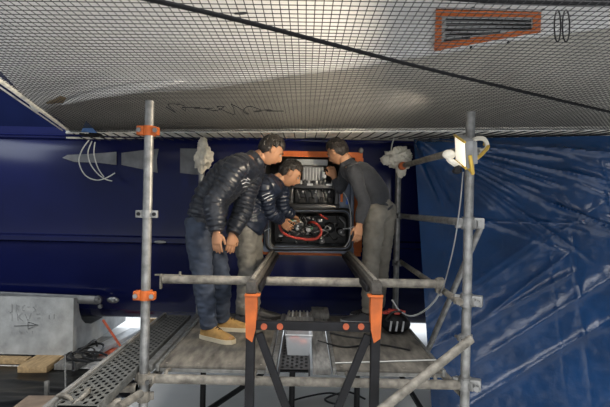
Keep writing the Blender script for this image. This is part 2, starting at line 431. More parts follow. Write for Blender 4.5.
beampatch([(436, 8), (442, 8), (441, 49), (434, 50)], M_otape, 'vent_tape', 0.004, 0.013)
beampatch([(533, 11), (541, 11), (540, 31), (532, 32)], M_otape, 'vent_tape', 0.004, 0.013)
for q in ((473, 7), (508, 8), (471, 47), (508, 42), (236, 13), (543, 9)):
    p, nn = onbeam(*q); MB().lathe([(0, 0), (.012, 0), (.012, .006), (0, .006)], p, nn, 8).build('screw_head', M_black, beam_o)
p, nn = onbeam(240, 13); MB().ball(p, .05, (1, .35, .2), 10).build('dark_fitting', M_black, beam_o)
# dark carbon edge at the near end of the beam
MB().tube([at(395, -8, 2.33), at(500, 0, 2.33), at(640, 2, 2.33)], 0.02, 10).build('carbon_edge', M_black, beam_o)
# navy cover of the boat's other side, left beyond the net
m = MB()
def ncov(u, v): return V((lerp(-8.0, -1.9, u), 5.35 + 0.05 * math.sin(u * 9 + v * 2), lerp(GZ - 0.3, GZ + 2.0, v)))
cv = m.sheet(ncov, 24, 6, 0.01).build('navy_cover_sheet', M_navyt, None)
cv['label'] = 'dark navy cover sheet hanging behind the net edge, upper left'; cv['category'] = 'cover'

# =================================================================== NET
net = thing('trampoline_net', 'black square mesh net stretched overhead under the white beam', 'net', (0.4, 3.2, NZ))
NE = 4.74; NEMAX = max(p.y for p in near_e)
L0 = (-2.30, 4.85); L1 = (-1.66, 2.66); L2 = (-1.30, 0.9)
def leftx(y):
    if y > L1[1]: return lerp(L1[0], L0[0], (y - L1[1]) / (L0[1] - L1[1]))
    return L1[0] + (y - L1[1]) * -0.12 - 0.25 * (L1[1] - y)
XR = 3.6; Y0 = 1.15
cx, cy = 0.0290, 0.039
st = 0.0034
m = MB()
def strand(pts):
    k = len(m.v)
    for i, p in enumerate(pts):
        t = (pts[min(i + 1, len(pts) - 1)] - pts[max(i - 1, 0)]).normalized(); s_ = t.cross(V((0, 0, 1))).normalized() * st / 2
        m.v.extend([p - s_, p + V((0, 0, -st / 2)), p + s_, p + V((0, 0, st / 2))])
    for i in range(len(pts) - 1):
        a = k + 4 * i
        for j in range(4): m.f.append((a + j, a + (j + 1) % 4, a + 4 + (j + 1) % 4, a + 4 + j))
def nzh(x, y): return NZ + 0.012 * math.sin(x * 1.7 + 1) * math.sin((y - Y0) * 0.9) 
y = Y0
while y < NEMAX:
    xr = XR
    while xr > -2.2 and NEd(xr) < y: xr -= .05
    xs = [lerp(leftx(y), xr, i / 22) for i in range(23)]
    if xr < leftx(y) + .2: break
    strand([V((x, y + 0.006 * nz((x, y, 3), 2.2), nzh(x, y))) for x in xs]); y += cy
x = -2.30
while x < XR:
    ys = [Y0 + (NEd(x) - Y0) * i / 16 for i in range(17)]
    pts = [V((x + 0.005 * nz((x, yy, 9), 2.2), yy, nzh(x, yy))) for yy in ys if x > leftx(yy) - 0.02]
    if x < leftx(NE): pass
    if len(pts) > 1: strand(pts)
    x += cx
m.build('net_mesh', M_net, net, False, kind='stuff', fix=False)
MB().tube([V((p.x, p.y, NZ)) for p in ns_], 0.0085, 8).build('bolt_rope', M_cord, net)
ep = [V((leftx(yy), yy, nzh(leftx(yy), yy))) for yy in [lerp(NE, Y0, i / 12) for i in range(13)]]
MB().tube(ep, 0.016, 8).build('edge_rope', M_flange, net)
MB().tube([p + V((-.045, 0, -.01)) for p in ep], 0.006, 6).build('edge_cord', M_cord, net)
x = near_e[0].x + 0.06
while x < 2.75:
    e = V((x, NEd(x), NZ)); sl = lerp(0.16, -0.24, min(1, max(0, (x + 1.4) / 3.4)))
    f_ = FEd(x + sl)
    MB().tube([e, e.lerp(f_, .5) + V((0, 0, -.012)), f_ + V((0, -.02, -.006))], 0.0052, 6).build('lacing_cord', M_net, net)
    x += 0.105
o = MB().tube(spline([onz(a, b, NZ - .02) for a, b in ((88, -14), (150, -0.5), (205, 12), (260, 25.5), (340, 46.5), (400, 62), (480, 81.5), (610, 112), (660, 123))], 8), 0.0085, 10).build('overhead_rope', M_rope)
o['label'] = 'thick black rope running diagonally under the overhead net'; o['category'] = 'rope'
# tangled cord lying on the net
pts = []
for i in range(26):
    px = 166 + 112 * (i / 25) + 7 * math.sin(i * 2.3); py = 107 + 6 * math.sin(i * 1.9) * (0.5 + .5 * math.cos(i * .4)) + 4 * i / 25
    q = onz(px, py, NZ + 0.012); pts.append(q)
o = MB().tube(spline(pts, 6), 0.0032, 6).build('tangled_cord', M_net)
o['label'] = 'tangled dark cord lying on the net above the men'; o['category'] = 'cord'
# hanging black loops right
lo = thing('cable_loop', 'two narrow black cable loops hanging through the net, upper right', 'cable', at(562, 42, 1.75))
for (cxp, wpx) in ((557.5, 3.2), (566, 3.6)):
    pts = [at(cxp + wpx * math.sin(a), 26 - 16 * math.cos(a) * (1 if a < math.pi else 1), 1.72 + .01 * math.sin(a)) for a in [2 * math.pi * i / 20 for i in range(20)]]
    MB().tube(pts, 0.0026, 6, closed=True).build('loop', M_rope, lo)
# white cord tail hanging from the corner
lo = thing('hanging_cord', 'thin white cords dangling in loops from the net corner, left', 'cord', at(100, 180, 4.72))
for pp in ([(89, 140), (82, 150), (79, 162), (85, 175), (96, 180), (106, 178), (115, 173)], [(92, 141), (88, 152), (90, 163), (97, 173), (105, 179), (112, 181)], [(95, 142), (94, 154), (98, 168), (104, 177)]):
    MB().tube(spline([at(a, b, 4.70) for a, b in pp], 5), 0.0055, 6).build('strand', M_cord, lo)
m = MB()
for i in range(7):
    m.bar(at(80 + i * 3.2, 134 + random.uniform(-1, 2), 4.68), at(86 + i * 3, 136 + random.uniform(-1, 2), 4.66), .02, .02)
m.build('dark_knot', M_black, lo)
# little tags on the net
m = MB().prism([onz(a, b, NZ + .006) for a, b in ((46, 104), (60, 98), (66, 99), (63, 103))], (0, 0, .012)); o = m.build('net_tag', M_brass, None, False)
o['label'] = 'small brown tag lying on the net edge, far left'; o['category'] = 'tag'
m = MB().prism([at(86, 121, 4.6), at(97, 133, 4.6), at(81, 132, 4.6)], (0, .012, .0)); o = m.build('blue_cloth_scrap', M_bluec, None, False)
o['label'] = 'small blue triangular cloth scrap at the net corner'; o['category'] = 'cloth'

# =================================================================== BLUE TARPAULIN
TL, TR_ = at(414, 139.5, 4.72), at(660, 134.5, 4.12)
BL, BR_ = onz(432, 416, 0.01), onz(700, 420, 0.01)
def fold(p, a, b, wd, amp, sharp=1.0):
    # ridge along a->b in (u,v)
    a = V((a[0], a[1])); b = V((b[0], b[1])); q = V((p[0], p[1])); d = b - a; L = d.length; d /= L
    t = (q - a).dot(d) / L; s_ = (q - a).x * d.y - (q - a).y * d.x
    if t < -0.15 or t > 1.15: return 0
    fade = min(1, max(0, (t + .15) / .2)) * min(1, max(0, (1.15 - t) / .2))
    return amp * fade * math.exp(-abs(s_ / wd) ** sharp)
folds = []
rf = random.Random(11)
for i in range(20):       # fan of creases pulled from the upper left corner
    a = R(6 + i * 3.6 + rf.uniform(-1, 1)); r0 = rf.uniform(.02, .09); r1 = rf.uniform(.3, .85) if i < 12 else rf.uniform(.2, .45)
    folds.append(((r0 * math.cos(a), r0 * math.sin(a) * .8), (r1 * math.cos(a), r1 * math.sin(a) * .8), rf.uniform(.006, .013), rf.uniform(.016, .036)))
for i in range(9):       # long pulls running up to the right from the foot
    u0 = rf.uniform(-.1, .75); v0 = rf.uniform(.62, 1.05); L = rf.uniform(.3, .7)
    folds.append(((u0, v0), (u0 + L, v0 - L * rf.uniform(.45, .65)), rf.uniform(.010, .034), rf.uniform(.014, .045)))
for i in range(22):       # ripples below the hem, upper right
    v0 = rf.uniform(.03, .36); u0 = rf.uniform(.2, .85); L = rf.uniform(.08, .3)
    folds.append(((u0, v0), (u0 + L, v0 + L * rf.uniform(.1, .45)), rf.uniform(.005, .012), rf.uniform(.008, .02)))
for i in range(8):
    u0 = rf.uniform(.02, .95); folds.append(((u0, rf.uniform(.1, .5)), (u0 + rf.uniform(-.03, .03), rf.uniform(.5, .95)), rf.uniform(.004, .008), rf.uniform(.004, .010)))
def tarp(u, v):
    p = TL.lerp(TR_, u).lerp(BL.lerp(BR_, u), v)
    h = sum(fold((u, v), *f) for f in folds)
    h += 0.05 * nz((u * 2.5, v * 2.0, 1)) + 0.012 * nz((u * 7, v * 6, 4)) + 0.0040 * nz((u * 30 + 8 * v, v * 30, 7))
    h *= min(1, v / .03 + .2)
    h += .012 * math.exp(-((v - .335) / .004) ** 2)            # welded seam
    return p + V((-0.25, -0.95, 0.1)) * h
o = MB().sheet(tarp, 190, 190, 0.003).build('blue_tarpaulin', M_tarp)
o['label'] = 'wrinkled blue tarpaulin hanging from the net edge to the floor, right'; o['category'] = 'tarpaulin'

# =================================================================== SCAFFOLD
TRAD = 0.0285
def coupler(p, parent, ax=(0, 0, 1), dirn=(1, 0, 0), mm=M_galv, name='coupler', sz=1.0):
    ax = V(ax).normalized(); dirn = V(dirn); dirn = (dirn - ax * dirn.dot(ax)).normalized()
    sd = ax.cross(dirn); rot = Matrix((dirn, sd, ax)).transposed(); p = V(p)
    m = MB()
    m.lathe([(TRAD * .98, -.032 * sz), (TRAD * 1.38, -.032 * sz), (TRAD * 1.38, .032 * sz), (TRAD * .98, .032 * sz)], p, ax, 18)
    m.box(p + dirn * .052 * sz, (.052 * sz, .05 * sz, .055 * sz), rot, .006)
    m.box(p - dirn * .047 * sz, (.03 * sz, .022 * sz, .05 * sz), rot, .005)
    c = m.build(name, mm, parent)
    b = MB()
    b.tube([p + dirn * .06 * sz - sd * .055 * sz, p + dirn * .06 * sz + sd * .055 * sz], .009 * sz, 8)
    b.lathe([(0, 0), (.016 * sz, 0), (.016 * sz, .014 * sz), (0, .014 * sz)], p + dirn * .06 * sz - sd * .058 * sz, -sd, 6)
    b.build('bolt', M_steel, c)
    return c
def orange_clamp(p, parent):
    p = V(p); m = MB()
    m.lathe([(TRAD * .98, -.030), (TRAD * 1.5, -.030), (TRAD * 1.5, .030), (TRAD * .98, .030)], p, (0, 0, 1), 18)
    m.box(p + V((-.045, -.012, 0)), (.045, .06, .056), None, .006); m.box(p + V((.044, -.012, -.002)), (.04, .055, .05), None, .006)
    c = m.build('orange_clamp', M_orange, parent)
    for sx in (-.05, .05):
        b = MB(); b.tube([p + V((sx, -.053, 0)), p + V((sx, .03, 0))], .009, 8)
        b.lathe([(0, 0), (.015, 0), (.015, .012), (0, .012)], p + V((sx, -.042, 0)), (0, -1, 0), 6)
        b.build('bolt', M_steel, c)
def foot(x, y, parent):
    MB().box((x, y, .006), (.15, .15, .012), None, .003).lathe([(.019, 0), (.019, .14)], (x, y, .005), (0, 0, 1), 12).build('base_plate', M_galv, parent)
PD = 3.12; XL, XRt = -0.982, 1.022
ZT_L, ZT_R = at(151, 101, PD).z, at(472, 112, PD).z
pl = thing('scaffold_pole', 'upright steel scaffold pole with two orange clamps, left of the men', 'pole', (XL, PD, 0))
MB().pipe((XL, PD, .012), (XL, PD, ZT_L), TRAD).build('tube', M_galv, pl)
foot(XL, PD, pl)
for y in (131, 295): orange_clamp((XL, PD, at(147, y, PD).z), pl)
z = at(147, 214, PD).z
c = MB(); c.lathe([(TRAD * .98, -.024), (TRAD * 1.3, -.024), (TRAD * 1.3, .024), (TRAD * .98, .024)], (XL, PD, z), (0, 0, 1), 16)
c.box((XL - .048, PD - .01, z), (.042, .02, .046), None, .004); c.box((XL + .048, PD - .01, z), (.042, .02, .046), None, .004)
c = c.build('swivel_plate', M_galv, pl)
for s_ in (-1, 1): MB().lathe([(0, 0), (.012, 0), (.012, .01), (0, .01)], (XL + s_ * .048, PD - .02, z), (0, -1, 0), 8).build('bolt', M_black, c)
coupler((XL, PD, at(142, 378, PD).z), pl, dirn=(1, -.2, 0), mm=M_galvd)
coupler((XL, PD, at(142, 396, PD).z), pl, dirn=(-1, -.2, 0), mm=M_galvd)

pr = thing('scaffold_pole', 'upright steel scaffold pole carrying the floodlight, right', 'pole', (XRt, PD, 0))
MB().pipe((XRt, PD, .012), (XRt, PD, ZT_R), TRAD).build('tube', M_galv, pr); foot(XRt, PD, pr)
for y, dr in ((223, (1, -.3, 0)), (300, (1, -.5, 0)), (383, (1, -.4, 0))):
    coupler((XRt, PD, at(468, y, PD).z), pr, dirn=dr, sz=1.2)
    coupler((XRt - .004, PD - .005, at(468, y + 1, PD).z), pr, dirn=(-.7, 1, 0), sz=1.05)
coupler((XRt, PD, at(468, 338, PD).z), pr, dirn=(-1, -.2, 0), sz=.7)
coupler((XRt, PD, at(470, 152, PD).z), pr, dirn=(1, -.5, 0), sz=.9)

BD = 4.86
bx = at(397.5, 205, BD).x
pb = thing('scaffold_pole', 'rear steel scaffold pole topped with a white rag, beside the right-hand man', 'pole', (bx, BD, 0))
MB().pipe((bx, BD, .012), (bx, BD, at(399, 150, BD).z), TRAD).build('tube', M_galv, pb); foot(bx, BD, pb)
for y in (216, 263): coupler((bx, BD, at(397, y, BD).z), pb, dirn=(.3, -1, 0), sz=.9)
bxl = at(201, 205, BD).x
pb2 = thing('scaffold_pole', 'rear steel scaffold pole topped with a white rag, mostly hidden behind the left-hand man', 'pole', (bxl, BD, 0))
MB().pipe((bxl, BD, .012), (bxl, BD, at(202, 150, BD).z), TRAD).build('tube', M_galv, pb2); foot(bxl, BD, pb2)

def tubething(label, p, q, r=TRAD, mm=M_galv, name='scaffold_tube', cat='tube', ends=True):
    p, q = V(p), V(q); o = MB().pipe(p, q, r).build(name, mm); o['label'] = label; o['category'] = cat; return o
# side rails between rear and front right poles
off = V((0.0, 0, 0))
tubething('upper side tube between the two right-hand poles', (bx + .045, BD + .02, at(397, 216, BD).z), (XRt - .055, PD - .02, at(468, 222, PD).z), .024)
tubething('lower side tube sloping between the two right-hand poles', (bx + .045, BD + .02, at(397, 262, BD).z), (XRt - .055, PD - .04, at(468, 301, PD).z), .022, M_galvd)
# tube from rag to the lamp
tl = thing('scaffold_tube', 'steel tube with orange end running from the white rag to the floodlight', 'tube', at(402, 166, BD - .12))
MB().pipe(at(404, 165.5, BD - .12), at(457, 151, PD + .06), .024).build('tube', M_galvd, tl)
MB().lathe([(.012, -.03), (.037, -.03), (.04, 0), (.037, .03), (.024, .034)], at(402.5, 166, BD - .13), at(457, 151, PD + .06) - at(402.5, 166, BD - .13), 14).build('end_cap', M_orange, tl)
# long guard rail in front
gp, gq = at(163, 279, 3.36), at(441, 284, 3.36)
gr = thing('guard_rail', 'long dusty steel guard rail crossing in front of the men at knee height', 'rail', (gp + gq) / 2)
MB().pipe(gp, gq, .0295).build('tube', M_galvd, gr)
m = MB(); m.box(gp + V((.03, -.005, .028)), (.17, .012, .012), None, .003); m.box(gp + V((-.012, -.005, -.015)), (.014, .03, .10), None, .003)
m.box(gp + V((.115, -.005, .038)), (.014, .02, .03), None, .003); m.build('end_hook', M_galvd, gr)
coupler(gq - V((.01, 0, 0)), gr, ax=(1, 0, 0), dirn=(0, .4, -1), mm=M_galvd, sz=.8)
# front ledger under the deck
zl = DECK - .052
tubething('dusty ledger tube along the front edge of the work deck', (XL + .03, PD, zl), (XRt - .03, PD, zl), .0285, M_galvd, 'ledger_tube')
tubething('ledger tube along the rear edge of the work deck', (bxl + .03, BD, zl), (bx - .03, BD, zl), .026, M_galvd, 'ledger_tube')
tubething('side ledger tube under the left edge of the deck', (XL + .005, PD + .04, zl - .065), (bxl - .0, BD - .03, zl - .065), .026, M_galvd, 'ledger_tube')
tubething('side ledger tube under the right edge of the deck', (XRt - .005, PD + .04, zl - .065), (bx, BD - .03, zl - .065), .026, M_galvd, 'ledger_tube')
# braces
tubething('thin brace tube leaning behind the floodlight pole against the blue tarpaulin', at(482, 224, PD + .09), at(428, 350, 3.85), .021, M_galv, 'brace_tube')
tubething('short loose tube slanting down from the floodlight pole across the deck corner', at(471, 339, PD - .075), at(376, 414, PD - .32), .027, M_galvd, 'brace_tube')
tubething('diagonal brace tube below the left half of the deck', at(205, 412, 3.4), at(262, 374, 4.3), .02, M_black, 'brace_tube')
tubething('diagonal brace tube below the right half of the deck', at(400, 374, 4.2), at(425, 415, 3.45), .02, M_black, 'brace_tube')
for i, px in enumerate((203, 292, 357)):
    p = at(px, 390, 3.62); o = MB().pipe((p.x, p.y, .01), (p.x, p.y, DECK - .06), .021).build('support_post', M_black)
    o['label'] = ['short support post below the left deck panel', 'short support post below the middle of the deck', 'short support post below the right deck panel'][i]; o['category'] = 'post'
p, q = at(152, 380, 3.2), at(180, 407, 3.15)

# ---- deck panels
def panel(label, x0, x1, y0, y1, name='deck_panel'):
    t = thing(name, label, 'platform', ((x0 + x1) / 2, (y0 + y1) / 2, DECK - .045))
    MB().box(((x0 + x1) / 2, (y0 + y1) / 2, DECK - .010), (x1 - x0 - .05, y1 - y0, .018), None, .003).build('plywood_board', M_ply, t)
    for x in (x0 + .013, x1 - .013): MB().box((x, (y0 + y1) / 2, DECK - .016), (.024, y1 - y0 + .02, .045), None, .004).build('side_frame', M_alu, t)
    for y in (y0 + .012, y1 - .012): MB().box(((x0 + x1) / 2, y, DECK - .032), (x1 - x0 - .055, .022, .024), None, .003).build('end_frame', M_alu, t)
    for x in (x0 + .09, x1 - .09):
        MB().tube(spline([(x, y0 + .01, DECK - .03), (x, y0 - .06, DECK - .012), (x, y0 - .09, DECK - .03), (x, y0 - .1, DECK - .065)], 4), .012, 8).build('hook_claw', M_galvd, t)
    for x in [lerp(x0 + .06, x1 - .06, i / 3) for i in range(4)]:
        MB().lathe([(0, 0), (.008, 0), (.008, .003), (0, .003)], (x, y0 + .05, DECK - .001), (0, 0, 1), 8).build('rivet', M_galvd, t)
    return t
panel('worn plywood scaffold platform left of the black plank, under the tan shoes', -.94, -.205, PD + .10, 4.74, 'platform')
panel('worn plywood scaffold platform right of the grey board, under the tool bag', .20, .93, PD + .10, 4.74, 'platform')
o = MB().bar((-.984, PD + .09, DECK - .02), (-.984, 4.70, DECK - .02), .05, .05, bev=.006).build('aluminium_bar', M_alu); o['label'] = 'narrow aluminium bar between the steel plank and the left platform'; o['category'] = 'bar'
def perforated(x0, x1, y0, y1, pitch, hole, mm, name, label, cat, ztop, depth=.005, lip=True):
    t = thing(name, label, cat, ((x0 + x1) / 2, (y0 + y1) / 2, ztop - .05))
    nx = max(1, round((x1 - x0 - .02) / pitch)); py_ = pitch * 2.4; ny = int((y1 - y0) / py_) - 1
    px_ = (x1 - x0 - .02) / nx; m = MB()
    for i in range(nx):
        ya = y0 + (py_ / 2 if i % 2 else 0); xa = x0 + .01 + i * px_
        m.add([(xa, y0, ztop), (xa + px_, y0, ztop), (xa + px_, ya + 1e-4, ztop), (xa, ya + 1e-4, ztop)], [(0, 1, 2, 3)])
        for j in range(ny):
            cx_ = xa + px_ / 2; cy_ = ya + (j + .5) * py_; k = len(m.v)
            hx, hy = px_ / 2, py_ / 2
            outer = [(-hx, -hy), (0, -hy), (hx, -hy), (hx, 0), (hx, hy), (0, hy), (-hx, hy), (-hx, 0)]
            inner = [(hole * math.cos(a), hole * 2.0 * math.sin(a)) for a in [R(225 + 45 * q) for q in range(8)]]
            for (a, b) in outer: m.v.append(V((cx_ + a, cy_ + b, ztop)))
            for (a, b) in inner: m.v.append(V((cx_ + a, cy_ + b, ztop + .002)))
            for q in range(8):
                q2 = (q + 1) % 8
                m.f.append((k + q, k + q2, k + 8 + q2, k + 8 + q))
        yb = ya + ny * py_
        m.add([(xa, yb, ztop), (xa + px_, yb, ztop), (xa + px_, y1, ztop), (xa, y1, ztop)], [(0, 1, 2, 3)])
    tr = m.build('perforated_tread', mm, t, False, kind='stuff')
    MB().box(((x0 + x1) / 2, (y0 + y1) / 2, ztop - .016), (x1 - x0 - .016, y1 - y0 - .01, .01)).build('underside', M_black, t)
    for x in (x0 + .005, x1 - .005): MB().box((x, (y0 + y1) / 2, ztop - .018), (.012, y1 - y0, .05), None, .003).build('side_flange', mm, t)
    return t
sp_ = perforated(-1.255, -1.03, 2.55, 4.62, .0285, .0098, M_tread, 'steel_plank', 'perforated galvanised steel plank outside the left pole', 'plank', DECK + .005)
MB().bar((-1.283, 2.5, DECK - .02), (-1.283, 4.66, DECK - .02), .03, .075, bev=.006).build('edge_beam', M_gboard, sp_)
perforated(-.15, .055, PD + .08, 4.3, .030, .0105, M_dark, 'steel_plank', 'black perforated plank in the middle of the deck under the clear box', 'plank', DECK - .004)
o = MB().bar((-.18, PD + .08, DECK - .012), (-.18, 4.74, DECK - .012), .035, .05, bev=.006).build('aluminium_bar', M_alu); o['label'] = 'narrow aluminium bar left of the black perforated plank'; o['category'] = 'bar'
o = MB().bar((.132, PD + .08, DECK - .014), (.132, 4.74, DECK - .014), .115, .045, bev=.006).build('grey_board', M_gboard); o['label'] = 'grey weathered board right of the black perforated plank'; o['category'] = 'board'
# bracket tubes that hold the steel plank beyond the left pole
br = thing('plank_bracket', 'clamp bracket with short tubes under the front end of the steel plank', 'bracket', (-1.13, PD - .12, DECK - .15))
MB().pipe((-1.25, PD - .02, DECK - .105), (-1.02, PD - .02, DECK - .105), .0285).build('cross_tube', M_galvd, br)
MB().pipe((-1.18, 2.72, DECK - .068), (-1.0, 2.78, DECK - .068), .026).build('cross_tube', M_galvd, br)
MB().tube(spline([(-1.27, 2.64, DECK - .09), (-1.29, 2.64, DECK - .0), (-1.25, 2.62, DECK + .03), (-1.2, 2.62, DECK + .0), (-1.2, 2.62, DECK - .09)], 5), .012, 8).build('hook', M_galvd, br)
MB().tube([(-1.235, 2.5, DECK - .06), (-1.14, 2.66, DECK + .025)], .012, 8).build('bolt', M_galvd, br)
MB().box((-1.14, 2.67, DECK + .035), (.03, .035, .03), None, .006).build('nut', M_galvd, br)
MB().tube([(-.99, 2.72, DECK - .068), (-.93, 2.9, DECK - .062)], .024, 10).build('cross_tube', M_galvd, br)

# =================================================================== TRESTLE AND RAILS
TD = 2.93
tx0, tx1 = at(251.5, 300, TD).x, at(376, 300, TD).x
zt0 = at(251, 296, TD).z; zt1 = at(376, 297, TD).z
tr = thing('trestle', 'black steel trestle with orange tips holding the engine rails, front centre', 'trestle', ((tx0 + tx1) / 2, TD, 0))
for x, zt, s_ in ((tx0, zt0, 1), (tx1, zt1, -1)):
    MB().box((x, TD, (zt - .2) / 2 + .004), (.052, .06, zt - .2 - .008), None, .004).build('post', M_black, tr)
    # forked orange tip
    pr_ = [(x - .034, TD - .034, zt - .02), (x - .034, TD - .034, zt + .012), (x + .034 , TD - .034, zt + .012), (x + .036, TD - .034, zt - .06), (x + .030, TD - .034, zt - .19), (x + .012, TD - .034, zt - .262), (x - .026, TD - .034, zt - .235), (x - .030, TD - .034, zt - .12)]
    if s_ < 0: pr_ = [(2 * x - a, b, c_) for a, b, c_ in pr_]
    tp = MB().prism(pr_, (0, .068, 0)).build('orange_tip', M_orange, tr)
    MB().bar((x - .037 if s_ > 0 else x - .052, TD - .012, zt + .010), (x + .052 if s_ > 0 else x + .037, TD - .012, zt + .010), .06, .012, bev=.003).build('top_plate', M_orange, tp)
    MB().box((x, TD, .006), (.16, .16, .012), None, .003).build('foot_plate', M_black, tr)
zc = at(313, 326, TD).z
MB().bar((tx0 + .026, TD, zc), (tx1 - .026, TD, zc), .04, .05, bev=.004).build('cross_bar', M_black, tr)
for px in (264, 280, 346, 361):
    MB().lathe([(0, 0), (.019, 0), (.019, .008), (0, .008)], at(px, 326.5, TD - .02), (0, -1, 0), 10).build('orange_plate', M_dullred, tr)
MB().bar(at(259, 333, TD), at(310, 473, TD), .035, .045, bev=.003).build('diagonal_leg', M_black, tr)
MB().bar(at(368, 335, TD), at(311, 473, TD), .035, .045, bev=.003).build('diagonal_leg', M_black, tr)
# rails
for lab, x, zt in (('left-hand slide rail running from trestle to engine', tx0, zt0), ('right-hand slide rail running from trestle to engine', tx1, zt1)):
    t = thing('slide_rail', 'dark ' + lab, 'rail', (x, 3.9, CZ - .62))
    zr = zt + .018 + .04
    MB().bar((x, TD - .03, zr - .005), (x, 4.92, zr - .005), .062, .07, bev=.006).build('beam', M_rail, t)
    MB().bar((x - .0, TD + .05, zr + .036), (x, 4.90, zr + .036), .026, .012, bev=.003).build('steel_strip', M_galvd, t)
    MB().bar((x + .046 * (1 if x < 0 else -1), TD + .05, zr - .02), (x + .046 * (1 if x < 0 else -1), 4.9, zr - .02), .02, .04, bev=.003).build('inner_ledge', M_black, t)
RZ = (zt0 + zt1) / 2 + .018 + .078

# =================================================================== ENGINE MODULE
ED = 4.74
en = thing('engine_module', 'black diesel engine in a grey cradle tray pulled out on rails through the hatch', 'engine', at(309, 250, ED))
def E(px, py, d=ED): return at(px, py, d)
def rrect(x0, y0, x1, y1, r, d, n=5):
    out = []
    for (cx_, cy_, a0) in ((x1 - r, y0 + r, -90), (x1 - r, y1 - r, 0), (x0 + r, y1 - r, 90), (x0 + r, y0 + r, 180)):
        for k in range(n + 1):
            a = R(a0 + 90 * k / n); out.append(E(cx_ + r * math.cos(a), cy_ + r * math.sin(a), d))
    return out
# basin: rounded black tub, open to the viewer
m = MB(); rings = [rrect(265, 208, 352.5, 251, 7, ED), rrect(267, 210, 351, 249.5, 6.5, ED - .015), rrect(271, 212.5, 348.5, 247, 6, ED - .004), rrect(272.5, 214, 347.5, 246, 6, ED + .08), rrect(275, 216, 346, 244.5, 6, ED + .5)]
k = len(rings[0])
for rg in rings: m.v += rg
for i in range(len(rings) - 1):
    for j in range(k): m.f.append((i * k + j, i * k + (j + 1) % k, (i + 1) * k + (j + 1) % k, (i + 1) * k + j))
m.f.append(tuple((len(rings) - 1) * k + j for j in range(k)))
tub = m.build('tub', M_engine, en)
MB().tube(rrect(268.5, 210.8, 350, 248.8, 6.8, ED - .016), .004, 6, closed=True).build('tub_lip', M_bgrey, tub)
# grey tray around
def ebox(x0, y0, x1, y1, d0, d1, name, mm, parent=en, bev=.008):
    a, b = E(x0, y1, d0), E(x1, y0, d0); c_ = (a + b) / 2
    return MB().box((c_.x, (d0 + d1) / 2, c_.z), (abs(b.x - a.x), d1 - d0, abs(b.z - a.z)), None, bev).build(name, mm, parent)
ebox(263, 247.5, 354, 252, ED + .01, ED + .55, 'tray_floor', M_bgrey)
ebox(349.5, 180, 354.5, 249, ED + .02, ED + .5, 'tray_side', M_bgrey)
ebox(337.5, 180, 351, 210, ED + .03, ED + .30, 'side_tank', M_bgrey, bev=.02)
ebox(264, 212, 268, 249, ED + .02, ED + .5, 'tray_side', M_bgrey)
# upper frame with the dark block inside
ebox(290, 184, 339.5, 188, ED + .02, ED + .10, 'frame_bar', M_engine)
ebox(290, 204.5, 339.5, 208.5, ED + .0, ED + .10, 'frame_bar', M_engine)
ebox(289, 184, 293.5, 208, ED + .02, ED + .10, 'frame_bar', M_engine)
ebox(334.5, 184, 339.5, 208, ED + .02, ED + .10, 'frame_bar', M_engine)
ebox(270, 190, 290, 208, ED + .1, ED + .45, 'gear_housing', M_engine, bev=.03)
blk = ebox(294, 186, 335, 207, ED + .12, ED + .55, 'cylinder_block', M_engine, bev=.015)
rr_ = random.Random(5)
for i in range(6):
    x = 297 + i * 6.4; MB().lathe([(0, 0), (.018, 0), (.018, .03), (.01, .04), (.01, .07), (0, .07)], E(x, 190 + (i % 2) * 2, ED + .12), (0, -1, 0), 10).build('injector', M_cast if i % 2 else M_black, blk)
    MB().tube(spline([E(x, 190, ED + .06), E(x + 2, 195, ED + .05), E(x + 3, 201, ED + .09)], 4), .006, 6).build('fuel_line', M_cast if i % 3 == 0 else M_black, blk)
for i in range(4):
    x = 299 + i * 9.5; ebox(x, 197, x + 6, 203, ED + .07, ED + .14, 'cover_plate', M_black, blk, .006)
# air box with ribs on top
ab = ebox(302, 166.5, 324, 181, ED + .10, ED + .42, 'air_box', M_grey, bev=.015)
for i in range(7):
    x = 303.5 + i * 3.05; ebox(x, 167.5, x + 1.3, 180, ED + .088, ED + .11, 'rib', M_lgrey, ab, .003)
ebox(286, 159.5, 328, 165, ED + .2, ED + .6, 'top_cover', M_lgrey, bev=.012)
ebox(298, 181, 334, 184.5, ED + .05, ED + .4, 'rocker_cover', M_engine, bev=.01)
for i in range(9):
    x = 300 + i * 3.9; h = rr_.uniform(1.5, 4)
    ebox(x, 183 - h, x + rr_.uniform(1.4, 2.6), 184.5, ED + .02, ED + .08, 'valve_fitting', rr_.choice([M_cast, M_engine, M_lgrey, M_black]), bev=.003)
for x, y in ((307, 184.6), (326, 184.8)): ebox(x, y - 1, x + 6, y + .8, ED + .0, ED + .03, 'name_plate', M_lgrey, bev=.002)
# pale sensor held by the man on the right
ebox(322.5, 172, 326.5, 178, ED + .02, ED + .1, 'sensor', M_lgrey, bev=.004)
ebox(325, 170.5, 334, 174.5, ED + .0, ED + .06, 'connector', M_black, bev=.004)
# red coolant hose
hp = [E(281, 218, ED + .03), E(279.5, 225, ED - .0), E(283, 232.5, ED - .015), E(291, 236.5, ED - .02), E(301, 238.5, ED - .02), E(311, 239.5, ED - .015), E(318, 237.5, ED - .01), E(321.2, 232, ED), E(319, 226, ED + .02), E(313, 222, ED + .05), E(309, 223, ED + .15)]
MB().tube(spline(hp, 7), .0125, 12).build('coolant_hose', M_redh, en)
MB().tube(spline([E(319, 214, ED + .1), E(323, 217, ED + .05), E(328, 219, ED + .12)], 5), .008, 8).build('red_wire', M_redh, en)
